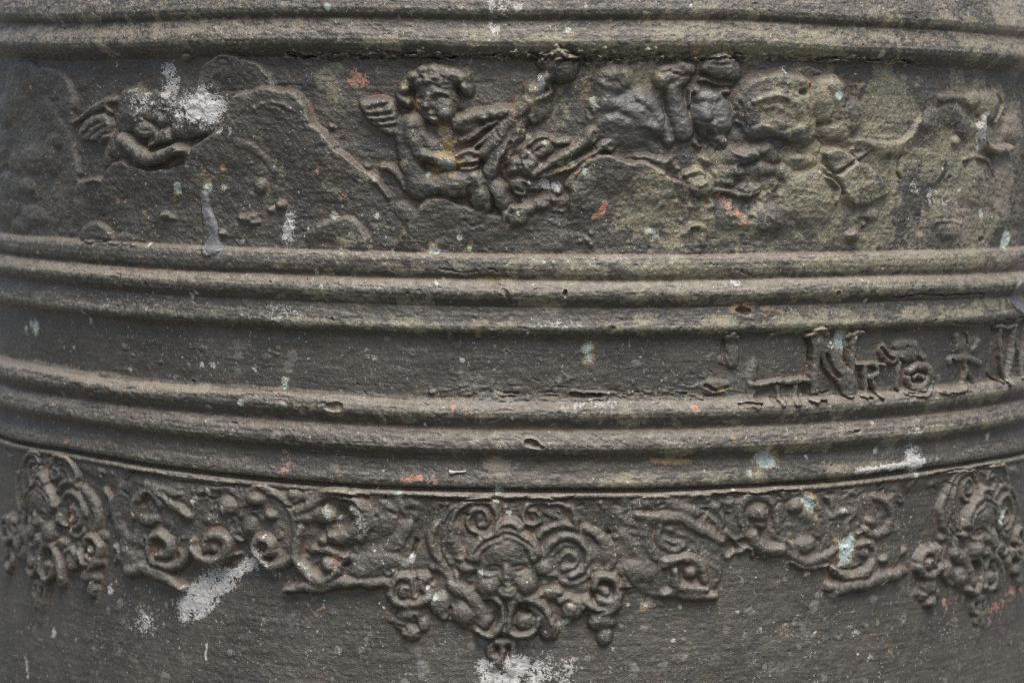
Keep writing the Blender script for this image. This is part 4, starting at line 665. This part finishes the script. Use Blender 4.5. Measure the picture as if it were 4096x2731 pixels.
# ------------------------------------------------------------------ materials
def mat_bronze():
    m = bpy.data.materials.new('weathered_bronze'); m.use_nodes = True; t = m.node_tree; N = t.nodes; K = t.links
    bs = N['Principled BSDF']
    tc_ = N.new('ShaderNodeTexCoord')
    def noise(scale, detail=4, rough=.6, vec=None, dist=0.):
        n = N.new('ShaderNodeTexNoise'); n.inputs['Scale'].default_value = scale; n.inputs['Detail'].default_value = detail; n.inputs['Roughness'].default_value = rough
        n.inputs['Distortion'].default_value = dist; K.new(vec or tc_.outputs['Object'], n.inputs['Vector']); return n.outputs['Fac']
    def math_(op, a, b=None, c=None):
        n = N.new('ShaderNodeMath'); n.operation = op
        for i, v in enumerate((a, b, c)):
            if v is None: continue
            if isinstance(v, (int, float)): n.inputs[i].default_value = v
            else: K.new(v, n.inputs[i])
        return n.outputs[0]
    def ramp(v, lo, hi, a=0., b=1.):
        n = N.new('ShaderNodeMapRange'); n.interpolation_type = 'SMOOTHSTEP'
        for i, q in enumerate((v, lo, hi, a, b)):
            if isinstance(q, (int, float)): n.inputs[i].default_value = q
            else: K.new(q, n.inputs[i])
        return n.outputs[0]
    def mix(f, a, b):
        n = N.new('ShaderNodeMix'); n.data_type = 'RGBA'
        for s_, v in ((0, f), (6, a), (7, b)):
            if isinstance(v, (int, float)): n.inputs[s_].default_value = v
            elif isinstance(v, tuple): n.inputs[s_].default_value = (*v, 1)
            else: K.new(v, n.inputs[s_])
        return n.outputs[2]
    def attr(k):
        n = N.new('ShaderNodeAttribute'); n.attribute_name = k; return n.outputs['Fac']
    n_big = noise(28, 5, .6); n_mid = noise(150, 5, .65); n_fine = noise(520, 5, .72); n_grain = noise(1250, 3, .75); n_patch = noise(70, 9, .72, dist=.5); n_speck = noise(760, 2, .5)
    col = mix(ramp(n_big, .4, .62), COL['base'], COL['base2'])
    col = mix(ramp(n_mid, .45, .75, 0, .6), col, COL['brown'])
    col = mix(ramp(n_fine, .5, .78, 0, .55), col, COL['pale'])
    col = mix(ramp(n_grain, .56, .76, 0, .5), col, COL['pale'])
    col = mix(ramp(n_grain, .42, .27, 0, .5), col, COL['dark'])
    # worn crests; also paints a pale highlight along convex edges into the colour
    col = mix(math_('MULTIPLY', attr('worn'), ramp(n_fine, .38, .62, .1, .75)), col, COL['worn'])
    # olive and ochre lichen in grains
    ol = math_('ADD', attr('olive'), math_('MULTIPLY', math_('SUBTRACT', n_patch, .5), 3.2))
    olm = ramp(ol, .46, .68)
    olg = ramp(math_('ADD', n_fine, math_('MULTIPLY', n_grain, .5)), .58, .82, .3, 1.)
    col = mix(math_('MULTIPLY', math_('MULTIPLY', olm, olg), .95), col, mix(ramp(n_mid, .4, .6), COL['olive'], COL['olive2']))
    # settled dust on what faces up
    g = N.new('ShaderNodeNewGeometry'); sx = N.new('ShaderNodeSeparateXYZ'); K.new(g.outputs['Normal'], sx.inputs[0])
    up = ramp(sx.outputs['Z'], .25, .8)
    col = mix(math_('MULTIPLY', attr('dust'), math_('MULTIPLY', up, ramp(n_fine, .3, .62, .35, .85))), col, mix(ramp(n_mid, .42, .6), COL['dust'], COL['dust2']))
    sp_ = math_('MULTIPLY', ramp(n_speck, .645, .7), ramp(n_patch, .44, .58))
    col = mix(math_('MULTIPLY', sp_, .75), col, COL['speck'])
    # earth in the hollows
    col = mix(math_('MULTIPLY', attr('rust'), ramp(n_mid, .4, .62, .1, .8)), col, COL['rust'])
    def layer(k, col, c1, c2, amt, lo=.45, hi=.62, mx=.95, fine_=1.):
        a = attr(k)
        s_ = math_('ADD', a, math_('MULTIPLY', math_('SUBTRACT', math_('ADD', math_('MULTIPLY', n_mid, .5), math_('ADD', math_('MULTIPLY', n_fine, .6), math_('MULTIPLY', n_grain, .5*fine_))), .80), amt))
        f = math_('MULTIPLY', ramp(s_, lo, hi, 0, mx), ramp(a, .02, .14))
        return mix(f, col, mix(ramp(n_fine, .4, .62), c1, c2)), f
    col, _ = layer('tan', col, COL['tan'], COL['tan2'], 2.2, .42, .75, .85)
    col, fg_ = layer('grey', col, COL['grey'], COL['grey2'], .9, .4, .7, .8)
    col, fp_ = layer('paint', col, COL['paint'], COL['paint2'], .5, .4, .55, .92)
    col, _ = layer('flake', col, COL['flake'], COL['flake2'], 1.3, .42, .6, .7)
    col, _ = layer('ochre', col, COL['ochre'], COL['ochre2'], 2.4, .4, .72, .92)
    col, _ = layer('orange', col, COL['orange'], COL['orange2'], 4.2, .5, .72, .95)
    col, _ = layer('verdigris', col, COL['ochre'], COL['ochre2'], 2.2, .2, .5, .6)
    col, fv = layer('verdigris', col, COL['verd'], COL['verd2'], 2.6, .45, .7, .95)
    col, fw = layer('white', col, COL['white'], COL['white2'], 3.4, .46, .8, .92)
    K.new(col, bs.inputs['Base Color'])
    ro = math_('ADD', math_('SUBTRACT', ramp(n_mid, .3, .7, .4, .56), math_('MULTIPLY', attr('worn'), .12)), math_('MULTIPLY', math_('ADD', fw, fv), .3))
    K.new(ro, bs.inputs['Roughness']); bs.inputs['Specular IOR Level'].default_value = .55
    b1 = N.new('ShaderNodeBump'); b1.inputs['Distance'].default_value = .0005; b1.inputs['Strength'].default_value = .8
    hh = math_('ADD', math_('MULTIPLY', n_fine, 1.2), math_('MULTIPLY', n_grain, .8))
    K.new(math_('MULTIPLY', hh, math_('SUBTRACT', 1, math_('ADD', math_('MULTIPLY', fg_, .25), math_('MULTIPLY', fp_, .7)))), b1.inputs['Height']); K.new(b1.outputs[0], bs.inputs['Normal'])
    return m
COL = dict(speck=(.36,.37,.33), base=(.038,.0365,.0315), base2=(.059,.0555,.046), brown=(.08,.064,.045), pale=(.165,.148,.108), dark=(.022,.022,.021), worn=(.22,.2,.155),  # worn: pale tone of wear and of the painted edge highlight
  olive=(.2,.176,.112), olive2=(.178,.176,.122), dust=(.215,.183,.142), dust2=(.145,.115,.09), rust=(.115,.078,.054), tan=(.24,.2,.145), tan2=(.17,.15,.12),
  grey=(.064,.064,.062), grey2=(.086,.085,.081), paint=(.125,.127,.13), paint2=(.105,.105,.106), flake=(.17,.168,.155), flake2=(.12,.116,.104), ochre=(.26,.17,.065), ochre2=(.2,.15,.08), orange=(.46,.19,.115), orange2=(.28,.17,.12),
  verd=(.42,.5,.475), verd2=(.23,.29,.26), white=(.56,.545,.51), white2=(.33,.335,.32))
BR = mat_bronze()

# ------------------------------------------------------------------ meshes: every part takes its own faces of the casting
col_ = sc.collection
bell = bpy.data.objects.new('bell', None); col_.objects.link(bell)
bell['label'] = 'dark bronze church bell with cherub frieze, worn inscription and row of masks'; bell['category'] = 'bell'
BASEZ = EYE+float(b2z(4000.))
bell.location = (0, 0, BASEZ)
shift = np.array([0, 0, EYE-BASEZ])
ql = LAB[:-1, :-1]
cand = np.stack([LAB[:-1, :-1], LAB[1:, :-1], LAB[:-1, 1:], LAB[1:, 1:]])
ql = np.where(cand.max(0) >= 100, cand.max(0), cand[0])
idx = np.arange(NB*NA).reshape(NB, NA)
comp = np.arange(ql.size).reshape(ql.shape); comp[ql < 100] = -1
sh = ql[:, 1:] == ql[:, :-1]; sv = ql[1:] == ql[:-1]
sh &= ql[:, 1:] >= 100; sv &= ql[1:] >= 100
for it in range(600):
    old = comp.copy()
    m = np.maximum(comp[:, 1:], comp[:, :-1]); comp[:, 1:] = np.where(sh, m, comp[:, 1:]); m = np.maximum(comp[:, 1:], comp[:, :-1]); comp[:, :-1] = np.where(sh, m, comp[:, :-1])
    m = np.maximum(comp[1:], comp[:-1]); comp[1:] = np.where(sv, m, comp[1:]); m = np.maximum(comp[1:], comp[:-1]); comp[:-1] = np.where(sv, m, comp[:-1])
    ok_ = comp >= 0; comp[ok_] = comp.ravel()[comp[ok_]]
    if it % 4 == 0 and np.array_equal(old, comp): break
cu, ci, cn = np.unique(comp, return_inverse=True, return_counts=True); ci = ci.reshape(ql.shape)
best = {}
for c_, n_ in zip(cu, cn):
    if c_ >= 0:
        l_ = int(ql.ravel()[c_]); best.setdefault(l_, []).append((n_, c_))
remap = {}
for l_, v_ in best.items():
    v_.sort(reverse=True)
    for q_, (n_, c_) in enumerate(v_):
        if q_ == 0: continue
        if n_ > 120: remap[c_] = part(PARTS[l_][0], l_ if PARTS[l_][1] is None and False else PARTS[l_][1])
        else: remap[c_] = -1
lut = np.array([remap.get(int(c_), 0) for c_ in cu]); lv = lut[ci]
band_q = np.repeat(bid[:-1, None], NA-1, 1)
ql = np.where(lv > 0, lv, np.where(lv < 0, band_q, ql))
quads = np.stack([idx[:-1, :-1], idx[1:, :-1], idx[1:, 1:], idx[:-1, 1:]], -1).reshape(-1, 4)
ql = ql.ravel(); order = np.argsort(ql, kind='stable'); qs = ql[order]
ids, starts = np.unique(qs, return_index=True); ends = np.append(starts[1:], len(qs))
PF = POS.reshape(-1, 3); NF = NRM.reshape(-1, 3)
OBJ = {}
def make(name, V, F, nr=None, attrs=None):
    me = bpy.data.meshes.new(name); n, f = len(V), len(F); k = F.shape[1]
    me.vertices.add(n); me.loops.add(f*k); me.polygons.add(f)
    me.vertices.foreach_set('co', np.ascontiguousarray(V, np.float32).ravel())
    me.loops.foreach_set('vertex_index', np.ascontiguousarray(F, np.int32).ravel())
    me.polygons.foreach_set('loop_start', np.arange(0, f*k, k, dtype=np.int32))
    me.polygons.foreach_set('use_smooth', np.ones(f, bool))
    me.update(calc_edges=True)
    if attrs:
        for a_, v_ in attrs.items():
            if v_.max() < .01: continue
            me.attributes.new(a_, 'FLOAT', 'POINT').data.foreach_set('value', np.ascontiguousarray(v_, np.float32))
    if nr is not None: me.normals_split_custom_set_from_vertices(np.ascontiguousarray(nr, np.float32))
    me.materials.append(BR)
    o = bpy.data.objects.new(name, me); col_.objects.link(o); return o
SF = {k: v.ravel() for k, v in STAIN.items()}
for i_, s_, e_ in zip(ids, starts, ends):
    F = quads[order[s_:e_]]
    u_, inv_ = np.unique(F, return_inverse=True)
    OBJ[int(i_)] = make(PARTS[int(i_)][0], PF[u_]+shift, inv_.reshape(-1, 4), NF[u_], {k: v[u_] for k, v in SF.items()})
for i_, (nm, par, lab) in PARTS.items():
    if i_ not in OBJ: continue
    o = OBJ[i_]
    while par is not None and par not in OBJ: par = PARTS[par][1]
    o.parent = OBJ[par] if par is not None else bell
    if lab: o['label'] = lab

# the rest of the bell: back of the wall, shoulder and crown above, sound bow and lip below
def revolve(name, prof, t0, t1, n, attrs=None):
    tt = np.linspace(t0, t1, n); rb = np.array(prof)
    V = np.stack([rb[:, None, 0]*np.sin(tt), -rb[:, None, 0]*np.cos(tt), rb[:, None, 1]+0*tt], -1).reshape(-1, 3)
    ii = np.arange(len(rb)*n).reshape(len(rb), n)
    F = np.stack([ii[:-1, :-1], ii[1:, :-1], ii[1:, 1:], ii[:-1, 1:]], -1).reshape(-1, 4)
    o = make(name, V, F); o.parent = bell; return o
tm = ga[-1]/RN
bb = np.arange(TOPB, BOTB+1, 12.)
revolve('rear_wall', [(float(base_r(b)+off(b))*NU, float(b2z(b))+shift[2]) for b in bb], tm, 2*math.pi-tm, 120)
zt = float(b2z(gb[0]))+shift[2]; rt = float(base_r(gb[0])+off(gb[0]))*NU
revolve('crown', smooth([(0.0005, zt+.1), (rt*.5, zt+.098), (rt*.72, zt+.088), (rt*.86, zt+.068), (rt*.95, zt+.036), (rt*.985, zt+.014), (rt, zt)], 6), 0, 2*math.pi, 160)
zb = float(b2z(gb[-1]))+shift[2]; rbm = float(base_r(gb[-1]))*NU
revolve('sound_bow', smooth([(rbm, zb), (rbm*1.02, zb*.75), (rbm*1.06, zb*.5), (rbm*1.12, zb*.28), (rbm*1.17, zb*.14), (rbm*1.185, zb*.06), (rbm*1.17, .004), (rbm*1.1, 0.), (rbm*1.02, .02)], 6), 0, 2*math.pi, 200)

# a crumb of pale mortar caught on the lowest moulding
def crumb():
    tile(1300, 1731, 1/.6378); pts = ab([(785, 238), (805, 243), (830, 240), (860, 240), (886, 236)])
    rad = [9, 7, 4, 4.5, 5]; V = []; F = []; n = 8
    rr = np.random.RandomState(4)
    for k, ((a_, b_), q) in enumerate(zip(pts, rad)):
        for j in range(n):
            f_ = 2*math.pi*j/n; w_ = q*(.75+.5*rr.rand())
            jb = min(max(int(np.searchsorted(gb, b_)), 0), NB-1); ja = int(np.searchsorted(ga, a_))
            o_ = float(OFF[jb, ja]+H[jb, ja])+q*.7
            th_ = (a_ + (w_*math.cos(f_)*.0))/RN
            r__ = (float(base_r(b_))+o_+w_*math.sin(f_))*NU
            V.append((r__*math.sin(th_), -r__*math.cos(th_), float(b2z(b_+w_*math.cos(f_))+wave(np.array(th_), np.array(float(b_)))*NU)+EYE))
    for k in range(len(pts)-1):
        for j in range(n): F.append((k*n+j, k*n+(j+1) % n, (k+1)*n+(j+1) % n, (k+1)*n+j))
    V.append(tuple(np.mean(V[:n], 0))); V.append(tuple(np.mean(V[-n-1:-1], 0)))
    for j in range(n):
        F.append((len(V)-2, (j+1) % n, j, j)); F.append((len(V)-1, (len(pts)-1)*n+j, (len(pts)-1)*n+(j+1) % n, (len(pts)-1)*n+(j+1) % n))
    me = bpy.data.meshes.new('mortar_crumb'); me.from_pydata(V, [], [f if len(set(f)) == 4 else tuple(dict.fromkeys(f)) for f in F]); me.update()
    for p_ in me.polygons: p_.use_smooth = True
    m = bpy.data.materials.new('pale_mortar'); m.use_nodes = True; t = m.node_tree
    n1 = t.nodes.new('ShaderNodeTexNoise'); n1.inputs['Scale'].default_value = 900
    cr_ = t.nodes.new('ShaderNodeMix'); cr_.data_type = 'RGBA'; cr_.inputs[6].default_value = (.3, .27, .23, 1); cr_.inputs[7].default_value = (.5, .46, .4, 1)
    t.links.new(n1.outputs['Fac'], cr_.inputs[0]); t.links.new(cr_.outputs[2], t.nodes['Principled BSDF'].inputs['Base Color']); t.nodes['Principled BSDF'].inputs['Roughness'].default_value = .9
    me.materials.append(m)
    o = bpy.data.objects.new('mortar_crumb', me); col_.objects.link(o)
    o['label'] = 'small pale mortar crumb lying on the lowest moulding above the middle mask'; o['category'] = 'crumb'
crumb()

# the ground the bell stands on (below the picture)
g = bpy.data.meshes.new('ground'); q = 300.
g.from_pydata([(-q, -q, 0), (q, -q, 0), (q, q, 0), (-q, q, 0)], [], [(0, 1, 2, 3)]); g.update()
gm = bpy.data.materials.new('paving'); gm.use_nodes = True; t = gm.node_tree
n1 = t.nodes.new('ShaderNodeTexNoise'); n1.inputs['Scale'].default_value = 40; n1.inputs['Detail'].default_value = 8
tcg = t.nodes.new('ShaderNodeTexCoord'); t.links.new(tcg.outputs['Object'], n1.inputs['Vector'])
mx = t.nodes.new('ShaderNodeMix'); mx.data_type = 'RGBA'; mx.inputs[6].default_value = (.07, .068, .063, 1); mx.inputs[7].default_value = (.14, .136, .126, 1)
t.links.new(n1.outputs['Fac'], mx.inputs[0]); t.links.new(mx.outputs[2], t.nodes['Principled BSDF'].inputs['Base Color']); t.nodes['Principled BSDF'].inputs['Roughness'].default_value = .9
g.materials.append(gm); go = bpy.data.objects.new('ground', g); col_.objects.link(go); go['kind'] = 'structure'; go['label'] = 'grey paved ground under the bell'
print('GRID', NB, NA, 'parts', len(OBJ), 'tris', 2*(NB-1)*(NA-1))
